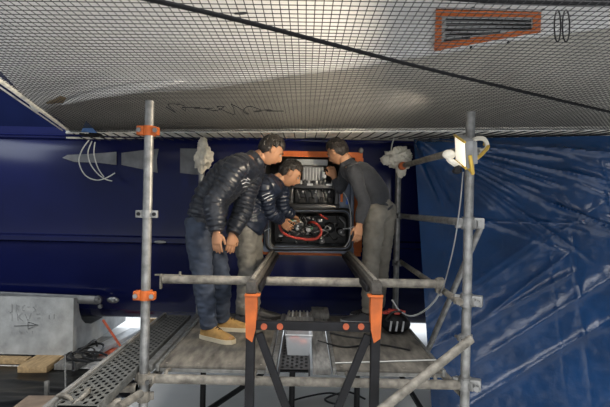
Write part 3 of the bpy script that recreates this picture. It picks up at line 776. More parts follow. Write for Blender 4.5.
# clutter in the tub: pump, pulleys, filters, brackets, wires
for (x, y, r, d, mm) in ((298, 226, .045, .06, M_engine), (309, 229, .032, .03, M_cast), (288, 222, .03, .08, M_engine), (330, 228, .05, .12, M_black), (341, 232, .035, .10, M_engine), (313, 219, .025, .05, M_black), (322, 241, .03, .05, M_engine)):
    c_ = E(x, y, ED + d)
    pu = MB().lathe([(0, -.02), (r * .5, -.02), (r * .5, -.008), (r * .85, -.008), (r, 0), (r * .9, .015), (r, .03), (r, .2), (0, .2)], c_, (0, 1, 0), 18).build('pulley', mm, en)
    MB().lathe([(0, 0), (r * .25, 0), (r * .25, .012), (0, .012)], c_ + V((0, -.02, 0)), (0, -1, 0), 6).build('bolt', M_cast, pu)
for i in range(34):
    x, y = rr_.uniform(279, 345), rr_.uniform(216, 243)
    s_ = rr_.uniform(.6, 2.2); d_ = rr_.uniform(.03, .2)
    mm = rr_.choice([M_engine, M_black, M_black, M_cast, M_lgrey, M_engine])
    if x > 325: mm = rr_.choice([M_engine, M_black, M_black, M_cast])
    if rr_.random() < .5: ebox(x - s_, y - s_ * rr_.uniform(.4, 1), x + s_, y + s_ * rr_.uniform(.4, 1), ED + d_, ED + d_ + .2, 'bracket', mm, en, .003)
    else: MB().lathe([(0, -.01), (s_ * .006, -.01), (s_ * .006, 0), (s_ * .009, .004), (s_ * .009, .1), (0, .1)], E(x, y, ED + d_), (rr_.uniform(-.4, .4), 1, rr_.uniform(-.4, .4)), 10).build('fitting', mm, en)
ebox(309.5, 226.5, 313, 229.5, ED + .01, ED + .05, 'green_plug', M_green, bev=.003); ebox(291, 219, 294, 222, ED + .02, ED + .06, 'green_plug', M_green, bev=.003)
for i in range(16):
    x, y = rr_.uniform(276, 342), rr_.uniform(215, 242); pts = [E(x, y, ED + .06)]
    for k in range(4):
        x += rr_.uniform(-9, 9); y += rr_.uniform(-6, 6); x = min(345, max(274, x)); y = min(244, max(215, y)); pts.append(E(x, y, ED + rr_.uniform(.0, .12)))
    MB().tube(spline(pts, 5), rr_.uniform(.004, .009), 6).build('wire', rr_.choice([M_black, M_rubber, M_rubber, M_grey, M_engine, M_cast]), en)
for pp, r in (([(341, 190), (347, 198), (350.5, 212), (350.8, 228), (349, 240), (345, 247)], .005), ([(270, 228), (262, 232), (256, 232)], .005), ([(343, 229), (350, 228), (354, 226)], .005)):
    MB().tube(spline([E(a, b, ED - .03) for a, b in pp], 5), r, 6).build('white_cable', M_lgrey, en)
ebox(346, 197, 348.3, 204.5, ED + .0, ED + .04, 'blue_clip', M_bluep, bev=.003)
ebox(340.5, 192, 343, 202, ED + .0, ED + .04, 'orange_clip', M_otape, bev=.003)
ebox(268, 203, 272, 213, ED + .05, ED + .1, 'red_tag', M_redh, bev=.003)
for px in (275, 343): ebox(px - 2, 252, px + 2, 254.5, ED + .03, ED + .45, 'runner', M_galvd)

# =================================================================== FLOODLIGHT
fl_c = at(460.5, 151.5, 2.96)
fl = thing('floodlight', 'lit work floodlight with yellow bracket clamped to the right pole', 'lamp', fl_c)
fn_ = V((-0.97, 0.03, -0.16)).normalized()          # the way it shines
fu = V((0.0, -0.33, .94)); fu = (fu - fn_ * fu.dot(fn_)).normalized(); fs = fu.cross(fn_).normalized()
frot = Matrix((fs, fn_, fu)).transposed()
def Fp(a, b, c_): return fl_c + fs * a + fn_ * b + fu * c_
MB().box(Fp(0, -.025, 0), (.20, .045, .165), frot, .008).build('housing', M_grey, fl)
MB().box(Fp(0, .002, 0), (.175, .006, .14), frot, .002).build('diffuser', M_lamp, fl)
for i in range(6): MB().box(Fp(-.075 + .03 * i, -.058, 0), (.006, .03, .13), frot).build('cooling_fin', M_grey, fl)
for c_ in (-.078, .078): MB().box(Fp(0, .002, c_), (.2, .012, .012), frot, .002).build('rim', M_yellow, fl)
MB().tube(spline([Fp(.11, -.02, .0), Fp(.115, -.03, -.1), Fp(.04, -.05, -.12), at(468, 165, 2.98), at(480, 156, 3.0), at(488, 146.5, 3.05), at(484, 144, 3.08)], 5), .011, 8).build('yellow_bracket', M_yellow, fl)
MB().lathe([(0, 0), (.02, 0), (.024, .02), (.015, .04), (0, .04)], at(458, 168, 2.95), (-.4, -1, -.3), 10).build('knob', M_black, fl)
MB().tube(spline([at(447, 152, 2.94), at(449, 159, 2.93), at(454, 163, 2.93), at(459, 167, 2.95)], 4), .018, 8).build('white_arm', M_rag, fl)
MB().ball(at(449, 154.5, 2.93), .035, (1.1, .8, .8), 12, fn=lambda q: 1 + .2 * nz(q, 3)).build('tape_wrap', M_rag, fl)
MB().ball(at(457, 171, 2.94), .03, (1, .8, .6), 10).build('knob', M_black, fl)
MB().tube(spline([at(470, 152, 3.05), at(474, 140, 3.04), at(484, 139, 3.05), at(487, 148, 3.06), at(479, 152, 3.05)], 5), .014, 8).build('cloth_tie', M_rag, fl)
lp = bpy.data.lights.new('floodlight_beam', 'SPOT'); lp.energy = 190; lp.color = (1.0, 0.84, 0.62); lp.spot_size = R(125); lp.spot_blend = .6; lp.shadow_soft_size = .06
lo_ = bpy.data.objects.new('floodlight_beam', lp); COL.objects.link(lo_); lo_.location = Fp(0, .03, 0); WLOC[lo_] = lo_.location.copy()
lo_.rotation_euler = V((-0.88, 0.40, 0.10)).to_track_quat('-Z', 'Y').to_euler()
lo_.parent = fl; lo_.matrix_parent_inverse = Matrix.Translation(-WLOC[fl])
o = MB().tube(spline([at(463, 172, 3.0), at(460, 205, 3.02), at(454, 245, 3.1), at(444, 285, 3.3), at(440, 292, 3.36)], 8), .004, 6).build('lamp_cable', M_grey)
o['label'] = 'thin cable dropping from the floodlight to the guard rail end'; o['category'] = 'cable'
o = MB().tube(spline([at(441, 286, 3.38), at(436, 299, 3.5), at(424, 311, 3.7), at(411, 316, 3.9), at(400, 311, 4.1), at(392, 300, 4.2)], 8), .007, 8).build('grey_cable', M_lgrey)
o['label'] = 'pale grey cable looping from the guard rail end to the tool bag'; o['category'] = 'cable'

# rags on the rear poles
def rag(px, py, d, w_, h_, seed, label, cat='rag'):
    c_ = at(px, py, d); b = MB()
    def fn(q): return 1 + .4 * nz(q * 1.6 + V((seed, 0, 0))) + .30 * nz(q * 3.5 + V((0, seed, 0))) - .22 * abs(nz(q * 6 + V((seed, 1, 0))))
    b.ball(c_, 1, (w_, w_ * .8, h_), 40, fn=fn); o = b.build('rag', M_rag); o['label'] = label; o['category'] = cat; return o, c_
o, c_ = rag(399, 157.5, BD - .02, .125, .10, 3.3, 'crumpled white rag wrapped on the right rear pole')
MB().ball(at(387, 160, BD - .04), .06, (1, .6, .8), 18, fn=lambda q: 1 + .3 * nz(q * 3)).build('rag_tail', M_rag, o)
MB().ball(at(401, 170, BD - .07), .06, (.8, .5, 1.2), 18, fn=lambda q: 1 + .3 * nz(q * 3)).build('rag_tail', M_rag, o)
MB().tube(spline([at(391, 152, BD), at(392, 145, BD), at(394, 138, BD - .05)], 4), .006, 6).build('string', M_cord, o)
o, c_ = rag(203.5, 157, BD - .02, .085, .13, 8.1, 'crumpled off-white rag on the pole behind the left-hand man')
MB().ball(at(203, 145, BD - .03), .06, (.8, .6, 1.2), 18, fn=lambda q: 1 + .3 * nz(q * 3)).build('rag_tail', M_rag, o)

# =================================================================== LEFT GROUND: CRADLE, PLANKS, FILM
CX1 = at(73, 330, 4.86).x
cr = thing('boat_cradle', 'pale grey support block under the hull with a drawn arrow', 'cradle', (CX1 - .6, 5.4, .08))
prof = [(4.86, .075), (4.86, CZ - .965), (4.955, CZ - .975), (4.965, .60), (4.985, .49), (5.04, .39), (5.13, .325), (5.28, .285), (6.3, .285), (6.3, .075)]
MB().prism([(CX1, y, z) for y, z in prof], (-1.7, 0, 0)).build('block', M_crad, cr, False)
m = MB(); zz = lambda a, b: at(a, b, 4.853)
def stroke(pts, r=.004, mm=M_pencil, parent=cr, name='marker_line'): return MB().tube(pts, r, 5).build(name, mm, parent)
stroke([zz(14, 326), zz(36, 325)], .0026); stroke([zz(28, 322), zz(38, 325), zz(28, 329), zz(28, 322)], .0026)
for st_ in ([(12, 312), (12, 304)], [(8.5, 311), (10.5, 313), (12, 311)], [(16, 305), (16, 312), (19, 311), (17, 308.5), (19, 306), (16, 305)], [(25, 305), (22, 307), (22, 310), (25, 311)],
            [(30, 307), (27, 307)], [(36, 306), (33, 307), (36, 310), (33, 312)], [(12, 314), (12, 321)], [(17, 313), (18, 321)], [(22, 313), (18, 317), (23, 321)], [(25, 314), (28, 321), (31, 313)],
            [(36, 314), (40, 314)], [(37, 318), (40, 318)], [(49, 315), (49, 319)], [(54, 314), (54, 319)], [(19, 331), (22, 332), (20, 334)], [(26, 331), (28, 333)], [(32, 331), (33, 334)]):
    stroke([zz(*q) for q in st_], .0022, M_faint)
# boards under the cradle
def board(label, p, q, wd, ht, mm=M_wood, name='timber_board'):
    o = MB().bar(p, q, wd, ht, bev=.004).build(name, mm); o['label'] = label; o['category'] = 'board'; return o
z0 = .0375
a = onz(22, 366, .06); board('short timber board sticking out under the left of the cradle', (a.x + .12, 4.52, .045), (a.x + .08, 5.6, .045), .26, .06)
board('timber board under the cradle front edge at the frame edge', (a.x - .9, 4.80, .04), (a.x - .06, 4.80, .04), .10, .05)
board('timber board under the cradle between the short board and the grey board', (a.x + .27, 4.83, .04), (CX1 - .10, 4.80, .04), .10, .05)
board('grey board under the right end of the cradle', (CX1 + .05, 4.62, .04), (CX1 + .03, 5.6, .04), .22, .055, M_gboard)
a = onz(130, 338, .10); board('timber beam lying on the floor behind the steel plank', (a.x - .1, 6.35, .055), (a.x + .55, 6.4, .055), .12, .10)
a = onz(118, 347, .03); board('red painted board on the floor right of the cradle', (a.x - .12, 5.15, .03), (a.x + .3, 5.22, .03), .10, .05, M_redor)
a = onz(115, 330, .02); board('small red painted offcut on the far floor', (a.x - .1, 7.1, .025), (a.x + .25, 7.15, .025), .08, .04, M_redor)
board('slanting grey skid plank on the floor between cradle and steel plank', onz(94, 352, .085), onz(136, 330, .085), .14, .04, M_lgrey)
o = MB().bar(at(103, 320, 5.0), onz(123, 350, .055), .022, .022, bev=.003).build('red_prop_stick', M_redor); o['label'] = 'thin red stick propped from the floor against the hull'; o['category'] = 'stick'
board('brown board on the black film at the bottom left', onz(18, 405, .05), onz(80, 405, .05), .30, .03, M_brown, 'brown_board')
# black film
def film(u, v):
    x = lerp(-6.5, -1.36, u); y = lerp(0.9, 4.86 - .2 * u, v); fz = min(1, (1 - v) * 12)
    h = .008 + fz * .05 * max(0, nz((x * 1.2 + y * .6, y * 5.0, 2))) + fz * .03 * max(0, nz((x * 3, y * 11, 6)))
    return V((x, y, h))
o = MB().sheet(film, 100, 120, .003).build('black_film', M_blkfilm); o['label'] = 'crumpled black plastic film spread on the floor, lower left'; o['category'] = 'plastic sheet'
o = MB().tube([onz(65.5, 404, .06), at(65, 354, 4.15)], .006, 6).build('thin_stick', M_alu); o['label'] = 'thin upright metal stick in front of the cradle'; o['category'] = 'stick'
o = MB().box(onz(46.5, 396, .03) + V((0, 0, .06)), (.03, .03, .12), None, .004).build('metal_peg', M_alu); o['label'] = 'short pale metal peg on the black film'; o['category'] = 'peg'
# black cable coil
ck = thing('cable_coil', 'loose coil of black cable lying right of the cradle', 'cable', onz(86, 360, .05))
for s_, (cxp, cyp, rx, ry, tilt) in enumerate(((80, 354, 15, 5, -.25), (88, 352, 17, 6, -.4), (83, 357, 13, 4, .15), (95, 356, 13, 4, .1))):
    pts = [onz(cxp + rx * math.cos(a_) * math.cos(tilt) - ry * math.sin(a_) * math.sin(tilt), cyp + rx * math.cos(a_) * math.sin(tilt) + ry * math.sin(a_) * math.cos(tilt), .10 + .02 * s_) for a_ in [2 * math.pi * i / 22 for i in range(22)]]
    MB().tube(pts, .011, 7, closed=True).build('loop', M_rubber, ck)
MB().tube(spline([onz(71, 352, .12), onz(73, 362, .10), onz(73, 372, .06)], 5), .011, 7).build('tail', M_rubber, ck)
MB().tube(spline([onz(97, 346, .12), onz(95, 340, .2), onz(88, 345, .2), onz(78, 352, .14)], 5), .011, 7).build('tail', M_rubber, ck)

# =================================================================== SMALL THINGS ON THE DECK
# clear box
bc = onz(298.5, 353, DECK); bw, bd, bh = .185, .15, .145
bn = thing('clear_box', 'clear plastic box with orange contents on the middle plank', 'box', bc)
m = MB(); t_ = .004
def ring(w_, d_, z): return [(bc.x - w_ / 2, bc.y - d_ / 2, z), (bc.x + w_ / 2, bc.y - d_ / 2, z), (bc.x + w_ / 2, bc.y + d_ / 2, z), (bc.x - w_ / 2, bc.y + d_ / 2, z)]
rs = [ring(bw * .82, bd * .82, DECK + .001), ring(bw, bd, DECK + bh), ring(bw - .01, bd - .01, DECK + bh), ring(bw * .82 - .01, bd * .82 - .01, DECK + .006)]
for r_ in rs: m.v += [V(p) for p in r_]
m.f.append((3, 2, 1, 0))
for i in range(3):
    for j in range(4): m.f.append((i * 4 + j, i * 4 + (j + 1) % 4, (i + 1) * 4 + (j + 1) % 4, (i + 1) * 4 + j))
m.f.append((12, 13, 14, 15)); m.build('tub', M_clear, bn, False)
MB().tube([V(p) for p in ring(bw, bd, DECK + bh)], .006, 6, closed=True).build('rim', M_lgrey, bn)
for i, (dx, dy, dz, r_, lab) in enumerate(((-.03, -.02, .105, .036, 'orange sponge ball on top of the clear box contents'), (.03, .02, .07, .034, 'orange sponge ball deeper in the clear box'))):
    o = MB().ball(bc + V((dx, dy, dz)), r_, (1.1, 1, .8), 14, fn=lambda q: 1 + .1 * nz(q * 3)).build('sponge_ball', M_redor); o['label'] = lab; o['category'] = 'sponge'
o = MB().box(bc + V((0, .01, .03)), (.12, .09, .05), None, .01).build('folded_cloth', M_grey); o['label'] = 'grey folded cloth in the bottom of the clear box'; o['category'] = 'cloth'
# ribbed crate behind
cc = onz(300, 321, DECK)
ct = thing('parts_tray', 'grey ribbed parts tray at the rear of the middle plank', 'tray', cc)
MB().box(cc + V((0, 0, .035)), (.24, .22, .05), None, .008).build('body', M_gboard, ct)
for i in range(7): MB().box(cc + V((-.10 + i * .033, 0, .066)), (.014, .2, .016), None, .003).build('rib', M_lgrey if i % 2 else M_gboard, ct)
o = MB().box(onz(320, 316, DECK) + V((0, 0, .03)), (.16, .3, .055), None, .008).build('grey_block', M_gboard); o['label'] = 'plain grey block at the rear of the grey board'; o['category'] = 'block'
# tool bag with red top
tb = onz(395, 333, DECK)
bg_ = thing('tool_bag', 'black tool bag with red contents at the right deck edge', 'bag', tb)
MB().ball(tb + V((0, 0, .085)), 1, (.12, .10, .085), 24, fn=lambda q: 1 + .12 * nz(q * 2.5)).build('body', M_black, bg_)
MB().tube(spline([tb + V((-.09, -.06, .12)), tb + V((-.04, -.09, .19)), tb + V((.04, -.09, .19)), tb + V((.09, -.06, .12))], 5), .009, 7).build('handle', M_rubber, bg_)
for i in range(4): MB().box(tb + V((-.07 + i * .035, .0, .172 + .01 * (i % 2))), (.05, .09, .02), Matrix.Rotation(.4 * i - .6, 3, 'Z'), .005).build('red_pouch', M_redh, bg_)
for i in range(3): MB().tube([tb + V((-.06 + .05 * i, -.1, .04)), tb + V((-.05 + .05 * i, -.103, .12))], .008, 6).build('buckle', M_lgrey, bg_)
for i, (lab, pts) in enumerate((('black cable lying across the right deck panel', [(318, 341), (345, 347), (375, 344), (410, 350), (430, 345)]), ('thin pale cord lying across the right deck panels', [(330, 363), (370, 362), (410, 360), (455, 359)]), ('black cable curling below the tool bag', [(380, 330), (372, 338), (350, 337), (330, 333)]))):
    if i == 1: o = MB().tube(spline([onz(a, b, DECK + .006) for a, b in [(335, 363), (370, 362), (400, 361), (436, 360)]], 6), .005, 6).build('pale_cord', M_cord)
    else: o = MB().tube(spline([onz(a, b, DECK + .008) for a, b in pts[:4]], 6), .007, 6).build('deck_cable', M_rubber)
    o['label'] = lab; o['category'] = 'cable'
o = MB().tube(spline([onz(285 + a, 395 + b, .012) for a, b in ((0, 8), (20, 2), (45, -2), (60, 3), (52, 9), (40, 4), (62, -3), (80, 4))], 6), .008, 6).build('floor_cable', M_rubber); o['label'] = 'black cable lying on the floor below the deck'; o['category'] = 'cable'

# =================================================================== PEOPLE
def rings_of(pts, step=.012, quilt=0.0, qs=.055, qdepth=.012):
    """pts: (centre, ra, rb, axis). Returns a closed swept mesh with elliptical sections."""
    C_ = [V(p[0]) for p in pts]; n = len(pts); out = []
    for i in range(n - 1):
        L = (C_[i + 1] - C_[i]).length; per = max(2, int(L / step))
        p0, p1, p2, p3 = C_[max(i - 1, 0)], C_[i], C_[i + 1], C_[min(i + 2, n - 1)]
        for k in range(per):
            t = k / per
            c = 0.5 * ((2 * p1) + (p2 - p0) * t + (2 * p0 - 5 * p1 + 4 * p2 - p3) * t * t + (3 * p1 - p0 - 3 * p2 + p3) * t ** 3)
            e = t * t * (3 - 2 * t)
            out.append((c, lerp(pts[i][1], pts[i + 1][1], e), lerp(pts[i][2], pts[i + 1][2], e), V(pts[i][3]).lerp(V(pts[i + 1][3]), t)))
    out.append((C_[-1], pts[-1][1], pts[-1][2], V(pts[-1][3])))
    return out
def sweep(mb, pts, seg=20, quilt=False, qs=.055, qd=.012, capr=(.6, .6), phase=0.0):
    rg = rings_of(pts); N = len(rg); s_ = phase; full = []
    tans = []
    for i in range(N):
        t = rg[min(i + 1, N - 1)][0] - rg[max(i - 1, 0)][0]; tans.append(t.normalized() if t.length > 1e-9 else V((0, 0, 1)))
    # rounded end caps
    for kk in (3, 2, 1):
        a = R(90 * kk / 3.2); c, ra, rb, ax = rg[0]; full.append((c - tans[0] * min(ra, rb) * capr[0] * math.sin(a), ra * math.cos(a), rb * math.cos(a), ax, tans[0]))
    for i in range(N):
        c, ra, rb, ax = rg[i]
        if i: s_ += (rg[i][0] - rg[i - 1][0]).length
        q = qd * (abs(math.sin(math.pi * s_ / qs)) ** .6 - .55) if quilt else 0
        full.append((c, ra + q, rb + q, ax, tans[i]))
    for kk in (1, 2, 3):
        a = R(90 * kk / 3.2); c, ra, rb, ax = rg[-1]; full.append((c + tans[-1] * min(ra, rb) * capr[1] * math.sin(a), ra * math.cos(a), rb * math.cos(a), ax, tans[-1]))
    k0 = len(mb.v)
    for (c, ra, rb, ax, t) in full:
        u = ax - t * ax.dot(t); u = u.normalized() if u.length > 1e-5 else t.orthogonal().normalized(); w_ = t.cross(u)
        for j in range(seg):
            a = 2 * math.pi * j / seg; mb.v.append(c + u * math.cos(a) * ra + w_ * math.sin(a) * rb)
    for i in range(len(full) - 1):
        for j in range(seg):
            j2 = (j + 1) % seg; mb.f.append((k0 + i * seg + j, k0 + i * seg + j2, k0 + (i + 1) * seg + j2, k0 + (i + 1) * seg + j))
    mb.f.append(tuple(k0 + j for j in reversed(range(seg)))); mb.f.append(tuple(k0 + (len(full) - 1) * seg + j for j in range(seg)))
def merge(mb, voxel, smooth=3, fac=.5):
    me = mb.mesh('tmp'); b = bmesh.new(); b.from_mesh(me); bmesh.ops.recalc_face_normals(b, faces=b.faces); b.to_mesh(me); b.free()
    o = bpy.data.objects.new('tmp', me); COL.objects.link(o)
    md = o.modifiers.new('r', 'REMESH'); md.mode = 'VOXEL'; md.voxel_size = voxel; md.adaptivity = 0
    if smooth:
        ms = o.modifiers.new('s', 'SMOOTH'); ms.factor = fac; ms.iterations = smooth
    dg = bpy.context.evaluated_depsgraph_get(); res = bpy.data.meshes.new_from_object(o.evaluated_get(dg))
    bpy.data.objects.remove(o); bpy.data.meshes.remove(me); return res
def wrinkle(me, amp, sx, sz, seed, axis=V((0, 0, 1))):
    nn = [v.normal.copy() for v in me.vertices]
    for v, q in zip(me.vertices, nn):
        p = v.co; k = V((p.x * sx, p.y * sx, p.z * sz)) + V((seed, seed * .7, 0))
        h = noise.noise(k) + .5 * noise.noise(k * 2.3) + .5 * (1 - 2 * abs(noise.noise(k * 1.4 + V((5, 2, 1)))))
        v.co = p + q * h * amp
    me.update()
def headframe(fwd, up):
    f = V(fwd).normalized(); u = V(up); u = (u - f * u.dot(f)).normalized(); r = f.cross(u).normalized()
    return Matrix((r, f, u)).transposed()
def head_shape(q, grow=0.0):
    """unit sphere point -> head local point (x right, y forward, z up), metres."""
    x, y, z = q; hx, hy, hz = .074 + grow, .094 + grow, .116 + grow
    p = V((x * hx, y * hy, z * hz))
    if z < 0:
        k = -z; p.x *= 1 - .30 * k ** 1.6
        if y < 0: p.y *= 1 - .45 * k ** 1.2
        else: p.y *= 1 - .10 * k; p.y += .018 * k * max(0, y)
    else: p.y -= .006 * z
    if grow == 0 and y > 0:
        ax = abs(p.x)
        p.y += .024 * math.exp(-(p.x / .012) ** 2) * math.exp(-((p.z + .018) / .024) ** 2)      # nose
        p.y += .012 * math.exp(-(p.x / .009) ** 2) * math.exp(-((p.z - .005) / .03) ** 2)
        p.y -= .011 * math.exp(-((ax - .031) / .016) ** 2) * math.exp(-((p.z - .012) / .014) ** 2)  # eye sockets
        p.y += .005 * math.exp(-((ax - .030) / .022) ** 2) * math.exp(-((p.z - .036) / .010) ** 2)  # brow
        p.y += .005 * math.exp(-(p.x / .022) ** 2) * math.exp(-((p.z + .060) / .012) ** 2)          # lips
        p.y += .008 * math.exp(-(p.x / .018) ** 2) * math.exp(-((p.z + .100) / .016) ** 2)          # chin
        p.y -= .004 * math.exp(-(p.x / .03) ** 2) * math.exp(-((p.z + .080) / .007) ** 2)
    return p
def add_head(mb, c, rot):
    b = bmesh.new(); bmesh.ops.create_uvsphere(b, u_segments=56, v_segments=44, radius=1)
    for v in b.verts: v.co = V(c) + rot @ head_shape(v.co)
    mb.bm(b)
    for s_ in (-1, 1):
        pts = [(.0, -.008, .028), (0, .010, .030), (0, .018, .012), (0, .012, -.012), (0, .004, -.028)]
        cc_ = V((s_ * .076, -.004, -.002))
        mb.ball(V(c) + rot @ cc_, 1, (.009, .019, .031), 12, rot=rot)
        mb.ball(V(c) + rot @ (cc_ + V((s_ * .006, -.006, .004))), 1, (.007, .017, .028), 12, rot=rot)
def face_parts(person, c, rot, hairfn, hair_m, seed):
    P = lambda p: V(c) + rot @ V(p)
    for s_ in (-1, 1):
        e = MB().ball(P((s_ * .031, .079, .010)), .0098, n=12).build('eye', M_eye, person)
        MB().ball(P((s_ * .031, .0852, .009)), .0052, n=8).build('iris', M_iris, e)
        MB().tube(spline([P((s_ * .014, .092, .030)), P((s_ * .032, .090, .037)), P((s_ * .050, .074, .032))], 4), [.003] * 9, 6).build('eyebrow', hair_m, person)
    MB().tube(spline([P((-.022, .0815, -.060)), P((0, .094, -.061)), P((.022, .0815, -.060))], 5), [.002] + [.0042] * 9 + [.002], 6).build('mouth', M_lips, person)
    # hair cap
    b = bmesh.new(); bmesh.ops.create_uvsphere(b, u_segments=64, v_segments=48, radius=1)
    kill = []
    for v in b.verts:
        q = v.co.copy(); keep = hairfn(q)
        g = .004 + .016 * keep
        loc = head_shape(q, 0.001)
        nn = V((q.x / .074, q.y / .094, q.z / .116)).normalized()
        tuft = .5 + .5 * noise.noise(V((q.x * 7 + seed, q.y * 7, q.z * 3.0))) + .6 * noise.noise(V((q.x * 17, q.y * 17 + seed, q.z * 8)))
        loc = loc + nn * (g * (.5 + .75 * tuft) if keep > 0 else -.006)
        v.co = P(loc)
        v.tag = keep <= -0.12
    bmesh.ops.delete(b, geom=[v for v in b.verts if v.tag], context='VERTS')
    b.verts.ensure_lookup_table()
    me = bpy.data.meshes.new('hair'); b.to_mesh(me); b.free()
    link('hair', me, hair_m, person, True)
def hair_short(q):
    # >0 inside hair, falls off at the hairline; face and neck stay free
    x, y, z = q
    front = .52 - z                      # hairline on the forehead
    a = min(1.0, (z - (.50 if y > .45 else (.50 if y > .2 else lerp(-.62, .30, max(0, min(1, (y + .55) / .75)))))) * 3)
    if y > .1: 
        a = min(a, (z - .46 + .25 * max(0, .45 - abs(x)) * 0) * 4)
    if abs(x) > .75 and y > -.25 and z < .25: a = min(a, (z - .22) * 4)
    return max(-1, min(1, a))
def add_hand(mb, wrist, dirn, back, thumb, curl=.35, k=1.0):
    """wrist joint, finger direction, back-of-hand direction, thumb side direction"""
    d = V(dirn).normalized(); t = V(thumb); t = (t - d * t.dot(d)).normalized(); bk = d.cross(t)
    if bk.dot(V(back)) < 0: bk = -bk
    w0 = V(wrist)
    sweep(mb, [(w0 - d * .03, .027 * k, .021 * k, t), (w0 + d * .015, .030 * k, .019 * k, t), (w0 + d * .055 * k, .041 * k, .017 * k, t), (w0 + d * .092 * k, .041 * k, .014 * k, t)], 14)
    tips = []
    for off, ln, r in ((.030, .070, .0088), (.010, .080, .0092), (-.011, .074, .0088), (-.030, .058, .0078)):
        p = w0 + d * .088 * k + t * off * k; a = 0; pts = [(p - d * .02, r * 1.05, r * 1.05, t)]; dd = d.copy()
        pts.append((p, r, r, t))
        for seg, f in ((.45, 1.0), (.30, .93), (.25, .8)):
            a += curl * (1.0 if seg > .4 else 1.15); dv = d * math.cos(a) - bk * math.sin(a) + t * off * 1.6
            p = p + dv.normalized() * ln * seg * k; pts.append((p, r * f, r * f, t))
        sweep(mb, pts, 10); tips.append(p)
    p = w0 + d * .022 * k + t * .024 * k; pts = [(p - t * .012, .013, .013, bk)]
    for dv, L, r in ((d * .75 + t * .62 - bk * .25, .036, .0115), (d * .93 + t * .22 - bk * .35, .030, .0105), (d * .98 + t * .0 - bk * .4, .024, .0085)):
        p = p + dv.normalized() * L * k; pts.append((p, r, r, bk))
    sweep(mb, pts, 10)
def shoe(person, heel, toe, mm_u, mm_s, lace=True, zg=DECK):
    h, t = V(heel), V(toe); h.z = t.z = zg; d = (t - h); L = d.length; d.normalize(); s_ = V((-d.y, d.x, 0))
    prof = [(0, .030, .085), (.08, .040, .112), (.22, .046, .122), (.36, .047, .116), (.5, .049, .098), (.64, .053, .080), (.78, .054, .068), (.9, .046, .058), (1.0, .022, .045)]
    m = MB(); seg = 14
    for (u, wd, ht) in prof:
        c = h + d * L * u
        for j in range(seg):
            a = 2 * math.pi * j / seg; ca, sa = math.cos(a), math.sin(a)
            zz_ = .026 + (ht - .026) * (max(0, sa) ** .8) if sa > 0 else .026
            m.v.append(c + s_ * ca * wd * (1 if sa < .5 else .92) + V((0, 0, zz_)))
    for i in range(len(prof) - 1):
        for j in range(seg):
            j2 = (j + 1) % seg; m.f.append((i * seg + j, i * seg + j2, (i + 1) * seg + j2, (i + 1) * seg + j))
    m.f.append(tuple(range(seg - 1, -1, -1))); m.f.append(tuple((len(prof) - 1) * seg + j for j in range(seg)))
    # collar
    c = h + d * L * .19; m.lathe([(.036, .07), (.046, .095), (.048, .125), (.042, .132), (.036, .11)], c, (0, 0, 1), 14)
    sh = m.build('shoe', mm_u, person)
    m = MB(); out = []
    for (u, wd, ht) in prof: out.append((h + d * L * (u * 1.03 - .015), wd * 1.1))
    poly = [c - s_ * w_ for c, w_ in out] + [c + s_ * w_ for c, w_ in reversed(out)]
    m.prism([p + V((0, 0, .001)) for p in poly], (0, 0, .031)); m.build('sole', mm_s, sh)
    if lace:
        for i in range(4):
            u = .34 + .07 * i; z = lerp(.116, .088, i / 3); c = h + d * L * u
            m = MB().tube(spline([c - s_ * .026 + V((0, 0, z - .016)), c + V((0, 0, z + .006)), c + s_ * .026 + d * .012 + V((0, 0, z - .016))], 4), .0042, 6); m.build('lace', M_black, sh)
        c = h + d * L * .33 + V((0, 0, .128))
        MB().tube(spline([c, c + s_ * .03 + V((0, 0, .012)), c + s_ * .045 - V((0, 0, .02)), c + s_ * .01 - V((0, 0, .004)), c - s_ * .035 + V((0, 0, .012)), c - s_ * .045 - V((0, 0, .022)), c], 4), .0042, 6).build('lace_bow', M_black, sh)

